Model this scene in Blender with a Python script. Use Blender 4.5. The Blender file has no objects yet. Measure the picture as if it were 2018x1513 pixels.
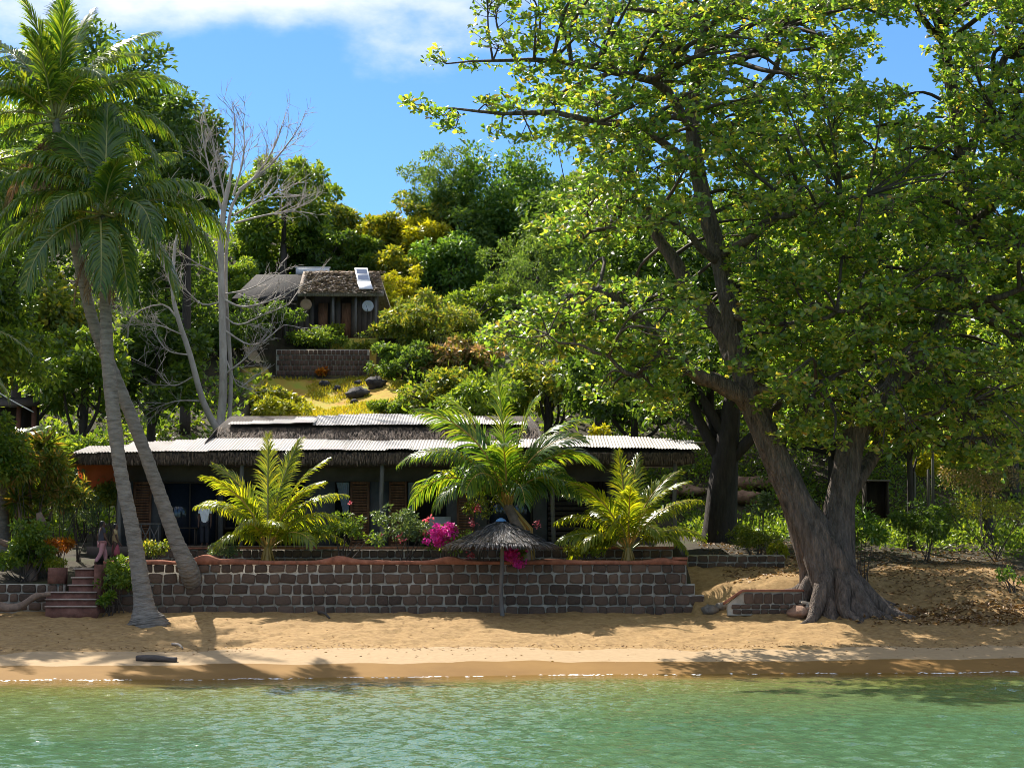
import bpy, math, random
import numpy as np
from mathutils import Vector

scene = bpy.context.scene
COL = scene.collection
R = math.radians

# ------------------------------------------------------------------ camera
CAMZ, F, CX, CY = 3.4, 3766.0, 1009.0, 756.5
PITCH = math.atan((1100 - CY) / F)
cam_d = bpy.data.cameras.new("camera")
cam = bpy.data.objects.new("camera", cam_d)
COL.objects.link(cam)
cam.location = (0, 0, CAMZ)
cam.rotation_euler = (math.pi / 2 + PITCH, 0, 0)
cam_d.sensor_width = 36.0
cam_d.lens = 36.0 * F / 2018.0
cam_d.clip_start, cam_d.clip_end = 0.5, 3000
scene.camera = cam

# ------------------------------------------------------------------ sky and sun
SUN_AZ, SUN_EL = R(-33), R(47)          # azimuth from +Y (negative = left), elevation
SUN_DIR = Vector((math.sin(SUN_AZ) * math.cos(SUN_EL), math.cos(SUN_AZ) * math.cos(SUN_EL), math.sin(SUN_EL)))
world = bpy.data.worlds.new("World")
scene.world = world
world.use_nodes = True
wn, wl = world.node_tree.nodes, world.node_tree.links
wn.clear()
w_out = wn.new("ShaderNodeOutputWorld")
w_bg = wn.new("ShaderNodeBackground")
w_bg.inputs["Strength"].default_value = 0.08
sky = wn.new("ShaderNodeTexSky")
sky.sky_type = 'NISHITA'
sky.sun_disc = False
sky.sun_elevation = SUN_EL
sky.sun_rotation = SUN_AZ
sky.air_density, sky.dust_density, sky.ozone_density = 1.0, 0.15, 4.0
tint = wn.new("ShaderNodeMix"); tint.data_type = 'RGBA'; tint.blend_type = 'MULTIPLY'
tint.inputs[0].default_value = 1.0
tint.inputs[7].default_value = (0.55, 0.80, 1.10, 1)
wl.new(sky.outputs[0], tint.inputs[6])
tc = wn.new("ShaderNodeTexCoord")
mp = wn.new("ShaderNodeMapping"); mp.inputs["Scale"].default_value = (1.0, 1.0, 2.0); mp.inputs["Location"].default_value = (3.25, 0.5, 0.765)
wl.new(tc.outputs["Generated"], mp.inputs[0])
cn = wn.new("ShaderNodeTexNoise"); cn.inputs["Scale"].default_value = 4.0; cn.inputs["Detail"].default_value = 8; cn.inputs["Roughness"].default_value = 0.55
wl.new(mp.outputs[0], cn.inputs["Vector"])
sep = wn.new("ShaderNodeSeparateXYZ"); wl.new(tc.outputs["Generated"], sep.inputs[0])
el = wn.new("ShaderNodeMapRange"); el.inputs[1].default_value = 0.175; el.inputs[2].default_value = 0.33; el.inputs[3].default_value = -0.34; el.inputs[4].default_value = -0.05
wl.new(sep.outputs[2], el.inputs[0])
addc = wn.new("ShaderNodeMath"); addc.operation = 'ADD'
wl.new(cn.outputs[0], addc.inputs[0]); wl.new(el.outputs[0], addc.inputs[1])
cm = wn.new("ShaderNodeMapRange"); cm.interpolation_type = 'SMOOTHSTEP'
cm.inputs[1].default_value = 0.36; cm.inputs[2].default_value = 0.52
wl.new(addc.outputs[0], cm.inputs[0])
cmix = wn.new("ShaderNodeMix"); cmix.data_type = 'RGBA'
wl.new(cm.outputs[0], cmix.inputs[0]); wl.new(tint.outputs[2], cmix.inputs[6])
cmix.inputs[7].default_value = (7.2, 7.5, 8.0, 1)
wl.new(cmix.outputs[2], w_bg.inputs["Color"]); wl.new(w_bg.outputs[0], w_out.inputs[0])

sun_d = bpy.data.lights.new("sun", 'SUN')
sun_d.energy = 5.0; sun_d.angle = R(0.5); sun_d.color = (1.0, 0.94, 0.84)
sun = bpy.data.objects.new("sun", sun_d); COL.objects.link(sun)
sun.location = (-30, 60, 60)
sun.rotation_euler = SUN_DIR.to_track_quat('Z', 'Y').to_euler()

scene.view_settings.view_transform = 'Standard'
scene.view_settings.look = 'None'
scene.view_settings.gamma = 1.0
scene.view_settings.exposure = 0.96
scene.cycles.filter_width = 0.9
scene.cycles.max_bounces = 7
scene.cycles.diffuse_bounces = 3
scene.cycles.glossy_bounces = 3
scene.cycles.transmission_bounces = 4
scene.cycles.transparent_max_bounces = 8
scene.cycles.caustics_reflective = False
scene.cycles.caustics_refractive = False
scene.cycles.sample_clamp_indirect = 4.0

# ------------------------------------------------------------------ helpers
def P(px, py, Y):
    """world point seen at photo pixel (px,py) on the plane y = Y"""
    u = (CY - py) / F
    fy = math.cos(PITCH) - math.sin(PITCH) * u
    fz = math.sin(PITCH) + math.cos(PITCH) * u
    return np.array([(px - CX) / F * Y / fy, Y, CAMZ + fz * Y / fy])
def X(px, Y): return P(px, 1000, Y)[0]
def Z(py, Y): return P(1009, py, Y)[2]
def S(Y): return Y / F                       # metres per photo pixel at distance Y

def smooth(a, b, x):
    t = np.clip((x - a) / (b - a), 0, 1)
    return t * t * (3 - 2 * t)

def _hash(ix, iy):
    n = (ix * 374761393 + iy * 668265263) & 0xffffffff
    n = ((n ^ (n >> 13)) * 1274126177) & 0xffffffff
    return ((n ^ (n >> 16)) & 0xffff) / 65535.0
def vnoise(x, y):
    x, y = np.asarray(x, float), np.asarray(y, float)
    ix, iy = np.floor(x).astype(np.int64), np.floor(y).astype(np.int64)
    fx, fy = x - ix, y - iy
    fx, fy = fx * fx * (3 - 2 * fx), fy * fy * (3 - 2 * fy)
    a = _hash(ix, iy) * (1 - fx) + _hash(ix + 1, iy) * fx
    b = _hash(ix, iy + 1) * (1 - fx) + _hash(ix + 1, iy + 1) * fx
    return (a * (1 - fy) + b * fy) * 2 - 1
def fbm(x, y, o=4):
    s, a = 0, 1.0
    for k in range(o):
        s = s + a * vnoise(x * 2 ** k + 17.3 * k, y * 2 ** k - 9.1 * k); a *= 0.5
    return s

def nrm(v):
    return v / (np.linalg.norm(v, axis=-1, keepdims=True) + 1e-9)

def mesh_np(name, V, F_, mats, smooth_=False, mi=None):
    """V (n,3); F_ list of int arrays (m,k) or ragged python lists"""
    me = bpy.data.meshes.new(name)
    V = np.asarray(V, np.float32)
    blocks = F_ if isinstance(F_, list) else [F_]
    blocks = [np.asarray(b, np.int32) for b in blocks if len(b)]
    loops = np.concatenate([b.ravel() for b in blocks])
    sizes = np.concatenate([np.full(len(b), b.shape[1], np.int32) for b in blocks])
    starts = np.concatenate([[0], np.cumsum(sizes)[:-1]]).astype(np.int32)
    me.vertices.add(len(V)); me.vertices.foreach_set("co", V.ravel())
    me.loops.add(len(loops)); me.loops.foreach_set("vertex_index", loops)
    me.polygons.add(len(sizes)); me.polygons.foreach_set("loop_start", starts)
    if smooth_:
        me.polygons.foreach_set("use_smooth", np.ones(len(sizes), bool))
    if mi is not None:
        me.polygons.foreach_set("material_index", np.asarray(mi, np.int32))
    for m in (mats if isinstance(mats, (list, tuple)) else [mats]):
        me.materials.append(m)
    me.update(calc_edges=True)
    return me

def link(name, me, parent=None, loc=None):
    o = bpy.data.objects.new(name, me)
    COL.objects.link(o)
    if parent is not None:
        o.parent = parent
    if loc is not None:
        o.location = loc
    return o

def origin(o):
    v = Vector(o.location)
    while o.parent is not None:
        o = o.parent; v = v + Vector(o.location)
    return np.array(v)

def child(name, V, F_, mats, parent, smooth_=False, mi=None):
    """mesh in world coordinates, parented: coordinates become local to the parent's origin"""
    V = np.asarray(V, float) - origin(parent)
    return link(name, mesh_np(name, V, F_, mats, smooth_, mi), parent)

def tag(o, label=None, cat=None, group=None, kind=None):
    if label: o["label"] = label
    if cat: o["category"] = cat
    if group: o["group"] = group
    if kind: o["kind"] = kind
    return o

def thing(name, loc, label, cat, group=None):
    o = bpy.data.objects.new(name, None)
    COL.objects.link(o)
    o.empty_display_size = 0.3
    o.location = tuple(float(a) for a in loc)
    return tag(o, label, cat, group)

class MB:
    def __init__(s): s.V = []; s.q = []; s.t = []; s.n = 0
    def add(s, V, quads=(), tris=()):
        V = np.asarray(V, float).reshape(-1, 3)
        if len(quads): s.q.append(np.asarray(quads, int) + s.n)
        if len(tris): s.t.append(np.asarray(tris, int) + s.n)
        s.V.append(V); s.n += len(V); return s
    def box(s, x0, x1, y0, y1, z0, z1):
        V = [(x, y, z) for z in (z0, z1) for y in (y0, y1) for x in (x0, x1)]
        return s.add(V, [(0, 2, 3, 1), (4, 5, 7, 6), (0, 1, 5, 4), (2, 6, 7, 3), (0, 4, 6, 2), (1, 3, 7, 5)])
    def tube(s, pts, rad, n=8, cap=True, wob=0.0, rng=None):
        pts = np.asarray(pts, float); rad = np.broadcast_to(np.asarray(rad, float), (len(pts),))
        T = np.gradient(pts, axis=0); T = nrm(T)
        ref = np.array([0.0, 1.0, 0.0]) if abs(T[:, 1]).mean() < 0.75 else np.array([1.0, 0, 0])
        A = nrm(np.cross(T, ref)); B = np.cross(T, A)
        a = np.arange(n) * 2 * math.pi / n
        rr = rad[:, None] * np.ones(n)
        if wob and rng is not None: rr = rr * (1 + rng.normal(0, wob, rr.shape))
        V = pts[:, None, :] + rr[..., None] * (np.cos(a)[None, :, None] * A[:, None, :] + np.sin(a)[None, :, None] * B[:, None, :])
        m = len(pts); i = np.arange(m - 1)[:, None] * n; j = np.arange(n)[None, :]; k = (j + 1) % n
        q = np.stack([i + j, i + k, i + n + k, i + n + j], -1).reshape(-1, 4)
        base = s.n
        s.add(V.reshape(-1, 3), q)
        if cap:
            s.add([pts[0], pts[-1]])
            jj = np.arange(n); kk = (jj + 1) % n
            t = [(base + m * n, base + b, base + a_) for a_, b in zip(jj, kk)] + [(base + m * n + 1, base + (m - 1) * n + a_, base + (m - 1) * n + b) for a_, b in zip(jj, kk)]
            s.t.append(np.array(t))
        return s
    def arr(s): return np.concatenate(s.V)
    def faces(s): return [b for b in ([np.concatenate(s.q)] if s.q else []) + ([np.concatenate(s.t)] if s.t else [])]
    def build(s, name, mat, parent, smooth_=False):
        return child(name, s.arr(), s.faces(), mat, parent, smooth_)
    def top(s, name, mat, smooth_=False):
        V = s.arr(); c = V.mean(0); c[2] = V[:, 2].min()
        return link(name, mesh_np(name, V - c, s.faces(), mat, smooth_), None, tuple(c))

def spline(pts, n):
    """Catmull-Rom through rows of pts (any width)"""
    p = np.asarray(pts, float)
    p = np.vstack([2 * p[0] - p[1], p, 2 * p[-1] - p[-2]])
    out = []
    m = len(p) - 3
    for k in range(n):
        u = k / (n - 1) * m; i = min(int(u), m - 1); t = u - i
        a, b, c, d = p[i:i + 4]
        out.append(0.5 * (2 * b + (c - a) * t + (2 * a - 5 * b + 4 * c - d) * t * t + (3 * b - a - 3 * c + d) * t ** 3))
    return np.array(out)

# ------------------------------------------------------------------ materials
def new_mat(name):
    m = bpy.data.materials.new(name); m.use_nodes = True
    nt = m.node_tree; nt.nodes.clear()
    out = nt.nodes.new("ShaderNodeOutputMaterial")
    return m, nt.nodes, nt.links, out

def ramp(nodes, stops):
    r = nodes.new("ShaderNodeValToRGB")
    e = r.color_ramp.elements
    while len(e) < len(stops): e.new(0.5)
    for k, (p, c) in enumerate(stops):
        e[k].position = p; e[k].color = (*c, 1)
    return r

def even(cols):
    n = len(cols)
    return [(k / max(1, n - 1), c) for k, c in enumerate(cols)]

def surf_mat(name, cols, scale=4.0, rough=0.85, bump=0.3, bscale=30.0, detail=6, rnd=0.0, stretch=(1, 1, 1), bdist=0.02, spec=0.3, metal=0.0):
    """noise-mottled rough surface; rnd>0 adds a per-object colour shift"""
    m, N, L, out = new_mat(name)
    b = N.new("ShaderNodeBsdfPrincipled")
    tc = N.new("ShaderNodeTexCoord"); mp = N.new("ShaderNodeMapping"); mp.inputs["Scale"].default_value = stretch
    L.new(tc.outputs["Object"], mp.inputs[0])
    n1 = N.new("ShaderNodeTexNoise"); n1.inputs["Scale"].default_value = scale; n1.inputs["Detail"].default_value = detail; n1.inputs["Roughness"].default_value = 0.65
    L.new(mp.outputs[0], n1.inputs["Vector"])
    mr = N.new("ShaderNodeMapRange"); mr.inputs[1].default_value = 0.28; mr.inputs[2].default_value = 0.72
    L.new(n1.outputs[0], mr.inputs[0])
    src = mr.outputs[0]
    if rnd:
        oi = N.new("ShaderNodeObjectInfo")
        mx = N.new("ShaderNodeMix"); mx.data_type = 'FLOAT'; mx.inputs[0].default_value = rnd
        L.new(src, mx.inputs[2]); L.new(oi.outputs["Random"], mx.inputs[3])
        src = mx.outputs[0]
    r = ramp(N, even(cols)); L.new(src, r.inputs[0])
    L.new(r.outputs[0], b.inputs["Base Color"])
    b.inputs["Roughness"].default_value = rough; b.inputs["Metallic"].default_value = metal
    b.inputs["Specular IOR Level"].default_value = spec
    if bump:
        n2 = N.new("ShaderNodeTexNoise"); n2.inputs["Scale"].default_value = bscale; n2.inputs["Detail"].default_value = 5
        L.new(mp.outputs[0], n2.inputs["Vector"])
        bp = N.new("ShaderNodeBump"); bp.inputs["Strength"].default_value = bump; bp.inputs["Distance"].default_value = bdist
        L.new(n2.outputs[0], bp.inputs["Height"]); L.new(bp.outputs[0], b.inputs["Normal"])
    L.new(b.outputs[0], out.inputs[0])
    return m

def leaf_mat(name, stops, trans=0.45, rough=0.38, tgain=2.6, tshift=(1.3, 1.12, 0.4), spec=0.45, objrnd=False):
    """glossy, partly translucent leaf, its colour drawn leaf by leaf from the stops"""
    m, N, L, out = new_mat(name)
    g = N.new("ShaderNodeNewGeometry")
    src = g.outputs["Random Per Island"]
    if objrnd:
        src = N.new("ShaderNodeObjectInfo").outputs["Random"]
    r = ramp(N, stops if isinstance(stops[0][0], (int, float)) and len(stops[0]) == 2 else even(stops))
    L.new(src, r.inputs[0])
    b = N.new("ShaderNodeBsdfPrincipled"); b.inputs["Roughness"].default_value = rough
    b.inputs["Specular IOR Level"].default_value = spec
    L.new(r.outputs[0], b.inputs["Base Color"])
    t = N.new("ShaderNodeBsdfTranslucent")
    mu = N.new("ShaderNodeMix"); mu.data_type = 'RGBA'; mu.blend_type = 'MULTIPLY'; mu.inputs[0].default_value = 1.0
    L.new(r.outputs[0], mu.inputs[6]); mu.inputs[7].default_value = (tgain * tshift[0], tgain * tshift[1], tgain * tshift[2], 1)
    L.new(mu.outputs[2], t.inputs[0])
    mx = N.new("ShaderNodeMixShader"); mx.inputs[0].default_value = trans
    L.new(b.outputs[0], mx.inputs[1]); L.new(t.outputs[0], mx.inputs[2]); L.new(mx.outputs[0], out.inputs[0])
    return m

def plain(name, col, rough=0.7, spec=0.4, metal=0.0, emit=None):
    m, N, L, out = new_mat(name)
    b = N.new("ShaderNodeBsdfPrincipled")
    b.inputs["Base Color"].default_value = (*col, 1); b.inputs["Roughness"].default_value = rough
    b.inputs["Specular IOR Level"].default_value = spec; b.inputs["Metallic"].default_value = metal
    n = N.new("ShaderNodeTexNoise"); n.inputs["Scale"].default_value = 9.0; n.inputs["Detail"].default_value = 5
    tcn = N.new("ShaderNodeTexCoord"); L.new(tcn.outputs["Object"], n.inputs["Vector"])
    mr = N.new("ShaderNodeMapRange"); mr.inputs[3].default_value = 0.72; mr.inputs[4].default_value = 1.25
    L.new(n.outputs[0], mr.inputs[0])
    mu = N.new("ShaderNodeMix"); mu.data_type = 'RGBA'; mu.blend_type = 'MULTIPLY'; mu.inputs[0].default_value = 1
    mu.inputs[6].default_value = (*col, 1); L.new(mr.outputs[0], mu.inputs[7]); L.new(mu.outputs[2], b.inputs["Base Color"])
    L.new(b.outputs[0], out.inputs[0])
    return m

M = {}
G = lambda *a: a
M['almond'] = leaf_mat('almond_leaf', [(0, (.036, .082, .018)), (.30, (.068, .128, .024)), (.60, (.112, .178, .032)), (.85, (.170, .215, .042)), (.97, (.24, .22, .05)), (1, (.26, .17, .05))], trans=.52, rough=.45, tgain=3.2, tshift=(1.2, 1.10, .40), spec=.85)
M['dark'] = leaf_mat('dark_leaf', [(.028, .062, .013), (.052, .102, .019), (.09, .145, .028)], trans=.40, rough=.42, spec=.4)
M['vine'] = leaf_mat('vine_leaf', [(.030, .080, .014), (.065, .140, .022), (.12, .20, .03)], trans=.40, rough=.36)
M['mid'] = leaf_mat('mid_leaf', [(.05, .10, .016), (.09, .155, .023), (.16, .21, .03)], trans=.42)
M['feather'] = leaf_mat('feather_leaf', [(.045, .095, .024), (.08, .145, .033), (.12, .18, .04)], trans=.42, rough=.5)
M['yelgreen'] = leaf_mat('yellow_green_leaf', [(.08, .13, .015), (.17, .21, .02), (.30, .27, .025)], trans=.45, tgain=1.8)
M['yellow'] = leaf_mat('yellow_leaf', [(.20, .24, .015), (.38, .36, .018), (.52, .45, .022)], trans=.45, tgain=1.6, tshift=(1.12, 1.08, .5))
M['autumn'] = leaf_mat('autumn_leaf', [(.07, .12, .02), (.15, .18, .03), (.30, .26, .05), (.38, .24, .12), (.46, .36, .24)], trans=.36, tgain=1.5, tshift=(1.2, .95, .6))
M['olive'] = leaf_mat('olive_leaf', [(.05, .09, .018), (.09, .14, .025), (.15, .19, .03), (.24, .21, .035)], trans=.40)
M['greyleaf'] = leaf_mat('grey_green_leaf', [(.05, .09, .045), (.085, .135, .065), (.12, .17, .07)], trans=.35, tgain=1.8)
M['croton'] = leaf_mat('croton_leaf', [(.20, .14, .02), (.50, .20, .02), (.62, .28, .02), (.45, .09, .02)], trans=.4, tgain=1.3, tshift=(1.1, .9, .5))
M['dracaena'] = leaf_mat('dracaena_leaf', [(.04, .09, .015), (.10, .16, .025), (.22, .24, .03), (.30, .16, .06)], trans=.42, tgain=1.8)
M['limeleaf'] = leaf_mat('lime_leaf', [(.14, .20, .02), (.26, .30, .025), (.36, .36, .04)], trans=.45, tgain=1.6)
M['petal'] = leaf_mat('magenta_petal', [(.60, .03, .28), (.78, .06, .42), (.85, .12, .50)], trans=.5, rough=.6, tgain=1.1, tshift=(1, .9, 1.0))
M['redpetal'] = leaf_mat('coral_petal', [(.62, .06, .10), (.75, .14, .18), (.7, .25, .25)], trans=.45, rough=.6, tgain=1.1, tshift=(1, .9, 1.0))
M['dead'] = leaf_mat('dead_frond', [(.10, .06, .03), (.18, .11, .05), (.26, .17, .08)], trans=.25, rough=.7, tgain=1.3, tshift=(1.1, .95, .7))
M['litter'] = leaf_mat('fallen_leaf', [(.11, .055, .025), (.22, .12, .05), (.36, .22, .10), (.46, .32, .18)], trans=.1, rough=.6, tgain=1.2)
M['frond'] = leaf_mat('palm_frond', [(.025, .070, .013), (.045, .105, .018), (.075, .140, .02), (.13, .17, .024)], trans=.46, rough=.28, tgain=3.2, tshift=(1.5, 1.12, .3), spec=.6)
M['youngfrond'] = leaf_mat('young_palm_frond', [(.09, .15, .018), (.16, .215, .022), (.27, .29, .03)], trans=.50, rough=.30, tgain=2.4, tshift=(1.35, 1.1, .3), spec=.6)
M['rachis'] = plain('frond_rachis', (.26, .24, .07), .4)
M['rachis_orange'] = plain('frond_stalk', (.42, .25, .06), .45)
M['palmbark'] = surf_mat('palm_bark', [(.10, .085, .07), (.21, .18, .15), (.30, .26, .22)], scale=2.5, bump=.8, bscale=7, stretch=(1, 1, 4), bdist=.05)
M['bark'] = surf_mat('almond_bark', [(.055, .042, .034), (.14, .105, .082), (.23, .175, .14), (.40, .26, .17)], scale=2.2, bump=1.0, bscale=7, detail=10, stretch=(3.2, 3.2, .6), bdist=.3)
M['twig'] = plain('twig_bark', (.075, .055, .042), .85)
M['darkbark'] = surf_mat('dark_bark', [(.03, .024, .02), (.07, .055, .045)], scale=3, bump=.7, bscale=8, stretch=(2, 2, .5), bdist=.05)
M['barebark'] = surf_mat('bare_bark', [(.24, .20, .17), (.40, .35, .30), (.52, .46, .41)], scale=2.5, bump=.4, bscale=12, stretch=(1, 1, .4))
M['stone'] = surf_mat('wall_stone', [(.042, .030, .022), (.085, .055, .039), (.13, .082, .056), (.19, .116, .078)], scale=3, bump=.8, bscale=9, rnd=.55, bdist=.03, rough=.9)
M['mortar'] = surf_mat('mortar', [(.20, .17, .13), (.40, .35, .275), (.52, .46, .37)], scale=2.2, bump=.5, bscale=25)
M['coping'] = surf_mat('terracotta_coping', [(.15, .065, .042), (.30, .115, .07), (.40, .17, .105)], scale=4, bump=.8, bscale=16, rough=.95, spec=.15)
M['redstep'] = surf_mat('red_step', [(.08, .035, .025), (.15, .064, .045), (.23, .11, .08)], scale=3, bump=.4, bscale=20)
M['thatch'] = surf_mat('thatch', [(.035, .028, .022), (.085, .065, .05), (.16, .125, .095)], scale=5, bump=1.0, bscale=18, stretch=(3, 1, .6), bdist=.08)
M['shadethatch'] = surf_mat('shade_thatch', [(.018, .015, .013), (.04, .034, .03), (.07, .06, .05)], scale=5, bump=1.0, bscale=14, stretch=(3, 1, .6), bdist=.1)  # tree shade on the hut's left roof half put into the colour
M['lit_tread'] = surf_mat('sunlit_tread', [(.34, .24, .19), (.50, .40, .33)], scale=4, bump=.3)  # sunlight on the step tops put into this pale colour
M['litthatch'] = surf_mat('lit_thatch', [(.16, .125, .10), (.36, .29, .23), (.58, .49, .41)], scale=6, bump=1.0, bscale=16, stretch=(2, 1, .7), bdist=.1)  # lit copy of the hut thatch, sunlight put into its lighter colour
M['straw'] = leaf_mat('thatch_straw', [(.05, .032, .022), (.12, .078, .052), (.22, .15, .10)], trans=.1, tgain=1.2, rough=.8)
M['umbstraw'] = leaf_mat('umbrella_straw', [(.035, .035, .038), (.075, .072, .075), (.15, .14, .14), (.22, .20, .19)], trans=.05, tgain=1.0, rough=.7)
M['sheet'] = surf_mat('corrugated_sheet', [(.24, .18, .135), (.40, .36, .32), (.48, .44, .40), (.54, .50, .455)], scale=1.6, bump=.1, bscale=14, rough=.55, rnd=.35, spec=.4)
M['housewall'] = surf_mat('grey_wall', [(.07, .062, .058), (.105, .097, .09), (.14, .13, .12)], scale=1.2, bump=.2, bscale=15)
M['wood'] = surf_mat('brown_wood', [(.10, .045, .025), (.20, .09, .045), (.28, .14, .07)], scale=3, stretch=(4, 4, .6), bump=.3)
M['darkwood'] = surf_mat('dark_wood', [(.035, .026, .02), (.075, .055, .042)], scale=3, stretch=(4, 4, .6), bump=.3)
M['hutwood'] = surf_mat('hut_board', [(.07, .05, .04), (.13, .10, .08), (.18, .14, .11)], scale=3, stretch=(4, 4, .5), bump=.3, rnd=.4)
M['greypost'] = surf_mat('grey_post', [(.10, .09, .08), (.20, .18, .16)], scale=3, stretch=(3, 3, .5), bump=.3)
M['white'] = plain('white_paint', (.72, .72, .70), .5)
M['greycloth'] = plain('grey_cloth', (.36, .37, .38), .9)
M['curtain'] = plain('curtain_cloth', (.34, .36, .38), .9)
M['tarp'] = leaf_mat('orange_tarp', [(.50, .10, .03), (.60, .13, .04)], trans=.35, rough=.7, tgain=1.1, tshift=(1.1, .9, .7))
M['floor'] = surf_mat('porch_floor', [(.12, .09, .075), (.19, .15, .13)], scale=2, bump=.1)
M['glass'] = plain('dark_glass', (.02, .025, .035), .08, .6)
M['panel'] = plain('solar_cells', (.10, .115, .15), .15, .6)
M['alu'] = plain('aluminium_frame', (.66, .67, .68), .35, .5)
M['dish'] = plain('dish_grey', (.55, .57, .60), .5)
M['basket'] = plain('woven_basket', (.42, .27, .16), .9)
M['rock'] = surf_mat('dark_rock', [(.022, .020, .022), (.055, .05, .05), (.09, .08, .075)], scale=3, bump=.8, bscale=8, bdist=.05)
M['redrock'] = surf_mat('red_earth_rock', [(.15, .08, .05), (.30, .17, .11), (.42, .27, .18)], scale=2, bump=.8, bscale=8, bdist=.05)
M['greyrock'] = surf_mat('grey_rock', [(.09, .075, .06), (.18, .15, .12), (.26, .22, .17)], scale=3, bump=.8, bscale=8, bdist=.05)
M['drift'] = surf_mat('driftwood', [(.05, .04, .035), (.12, .10, .085)], scale=4, stretch=(.5, 3, 3), bump=.6)
M['paledrift'] = surf_mat('pale_driftwood', [(.28, .22, .17), (.45, .38, .30)], scale=4, bump=.5)
M['log'] = surf_mat('log_wood', [(.12, .08, .06), (.30, .20, .14)], scale=4, bump=.6)
M['bluecap'] = plain('blue_plastic', (.08, .20, .40), .5)
M['skin'] = plain('dark_skin', (.10, .05, .032), .6)
M['hair'] = plain('black_hair', (.010, .009, .009), .6)
M['shirtdark'] = plain('charcoal_shirt', (.05, .05, .065), .9)
M['shirtwhite'] = plain('white_shirt', (.80, .80, .82), .9)
M['shirttan'] = plain('tan_shirt', (.42, .30, .15), .9)
M['pink'] = plain('pink_cloth', (.50, .24, .25), .9)
M['redskirt'] = plain('red_cloth', (.42, .10, .13), .9)
M['navy'] = plain('dark_trousers', (.03, .03, .04), .9)
M['print'] = plain('shirt_print', (.18, .28, .5), .9)
M['rusty'] = surf_mat('red_brown_post', [(.15, .06, .04), (.26, .11, .075)], scale=4, bump=.3)
M['pipe'] = plain('pale_pipe', (.55, .56, .58), .4)
M['foam'] = plain('foam_white', (.80, .80, .78), .6)
M['hedge'] = leaf_mat('hedge_leaf', [(.05, .09, .012), (.12, .16, .018), (.22, .25, .03)], trans=.4, tgain=2.0)
M['grassblade'] = leaf_mat('grass_blade', [(.18, .23, .016), (.32, .31, .025), (.46, .38, .04)], trans=.45, rough=.6, tgain=1.6)

# ------------------------------------------------------------------ ground
WALLY = 68.5
XWL, XWR = X(205, WALLY), X(1372, WALLY)         # terrace wall ends

def shore(x):
    return 55.5 + 0.145 * np.clip(x, -25, 25) + 0.25 * np.sin(x * 0.31 + 1.0) + 0.12 * np.sin(x * 0.9)

def h(x, y):
    x, y = np.asarray(x, float), np.asarray(y, float)
    ys = shore(x)
    s = (y - ys) / (68.5 - ys)
    beach = np.where(s > 0, 1.52 * (s * 0.9 + 0.1 * np.sin(np.clip(s, 0, 1) * math.pi)), np.maximum(s * 1.6, -4.0))
    beach = np.minimum(beach, 1.52 + 0.02 * (y - 68.5)) + .13 * smooth(63, 68.4, y)
    # hillside shared by everything behind
    hill = 4.0 + 0.43 * np.clip(y - 87, 0, 29.5) + 0.30 * np.clip(y - 126, 0, 6) + 0.50 * np.clip(y - 132, 0, 20) - 0.05 * np.clip(y - 160, 0, 400)
    hill = hill + smooth(90, 120, y) * 1.2 * fbm(x * 0.06, y * 0.06, 3)
    hutflat = smooth(-27, -24, x) * (1 - smooth(-4, -1, x)) * smooth(114, 116.5, y) * (1 - smooth(126, 129, y))
    hill = hill * (1 - hutflat) + 16.9 * hutflat
    # three fronts behind the beach
    terr = np.where(y < 72.2, 3.18, 3.85)
    terr = terr + smooth(84, 90, y) * (hill - terr)
    left = 2.45 + 0.16 * np.clip(y - 69, 0, 30) + 0.1 * fbm(x * .5, y * .5, 3)
    left = left + smooth(80, 92, y) * (hill + .6 - left)
    bank = 1.5 + 1.25 * smooth(66.2, 70.5, y + 0.5 * np.sin(x * 0.8)) * (1 - 0.35 * smooth(11.5, 14, x)) + 0.14 * np.clip(y - 70, 0, 30) + 0.10 * fbm(x * .45, y * .45, 3)
    bank = bank + smooth(76, 92, y) * (hill - bank)
    tR = smooth(XWR - 0.32, XWR - 0.05, x); tL = 1 - smooth(XWL + 0.05, XWL + 0.35, x)
    back = terr * (1 - tR) * (1 - tL) + bank * tR + left * tL
    front_y = np.where(x > XWR - 0.2, 66.0, 68.75)
    width = np.where(x > XWR - 0.2, 2.6, 0.2)
    k = np.clip((y - front_y) / width, 0, 1); k = k * k * (3 - 2 * k)
    z = beach * (1 - k) + np.maximum(back, beach) * k
    # footprints and drift on the dry sand
    dry = smooth(0.33, 0.45, s) * (1 - smooth(73, 76, y))
    dry = dry * np.where((x < XWR) & (y > 68.7), 0, 1)
    z = z + dry * (0.05 * fbm(x * 1.3, y * 1.3, 4) - 0.06 * smooth(.25, .75, fbm(x * 2.7, y * 2.3, 2)))
    # roots mound round the big tree
    tx, ty = X(1640, 67), 67.2
    d = np.hypot((x - tx) / 2.6, (y - ty) / 1.7)
    z = z + 0.35 * np.exp(-d * d)
    return z

def h1(x, y): return float(h(np.array([x]), np.array([y]))[0])

xs = np.concatenate([np.linspace(-500, -60, 16)[:-1], np.linspace(-60, -21, 40)[:-1], np.linspace(-21, 21, 320), np.linspace(21, 60, 40)[1:], np.linspace(60, 500, 16)[1:]])
ys = np.concatenate([np.linspace(-250, 38, 10)[:-1], np.linspace(38, 51, 14)[:-1], np.linspace(51, 72.4, 165), np.linspace(72.4, 92, 60)[1:], np.linspace(92, 165, 80)[1:], np.linspace(165, 700, 16)[1:]])
GX, GY = np.meshgrid(xs, ys)
GZ = h(GX, GY)
nx, ny = len(xs), len(ys)
i = np.arange(ny - 1)[:, None] * nx + np.arange(nx - 1)[None, :]
gq = np.stack([i, i + 1, i + nx + 1, i + nx], -1).reshape(-1, 4)

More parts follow.
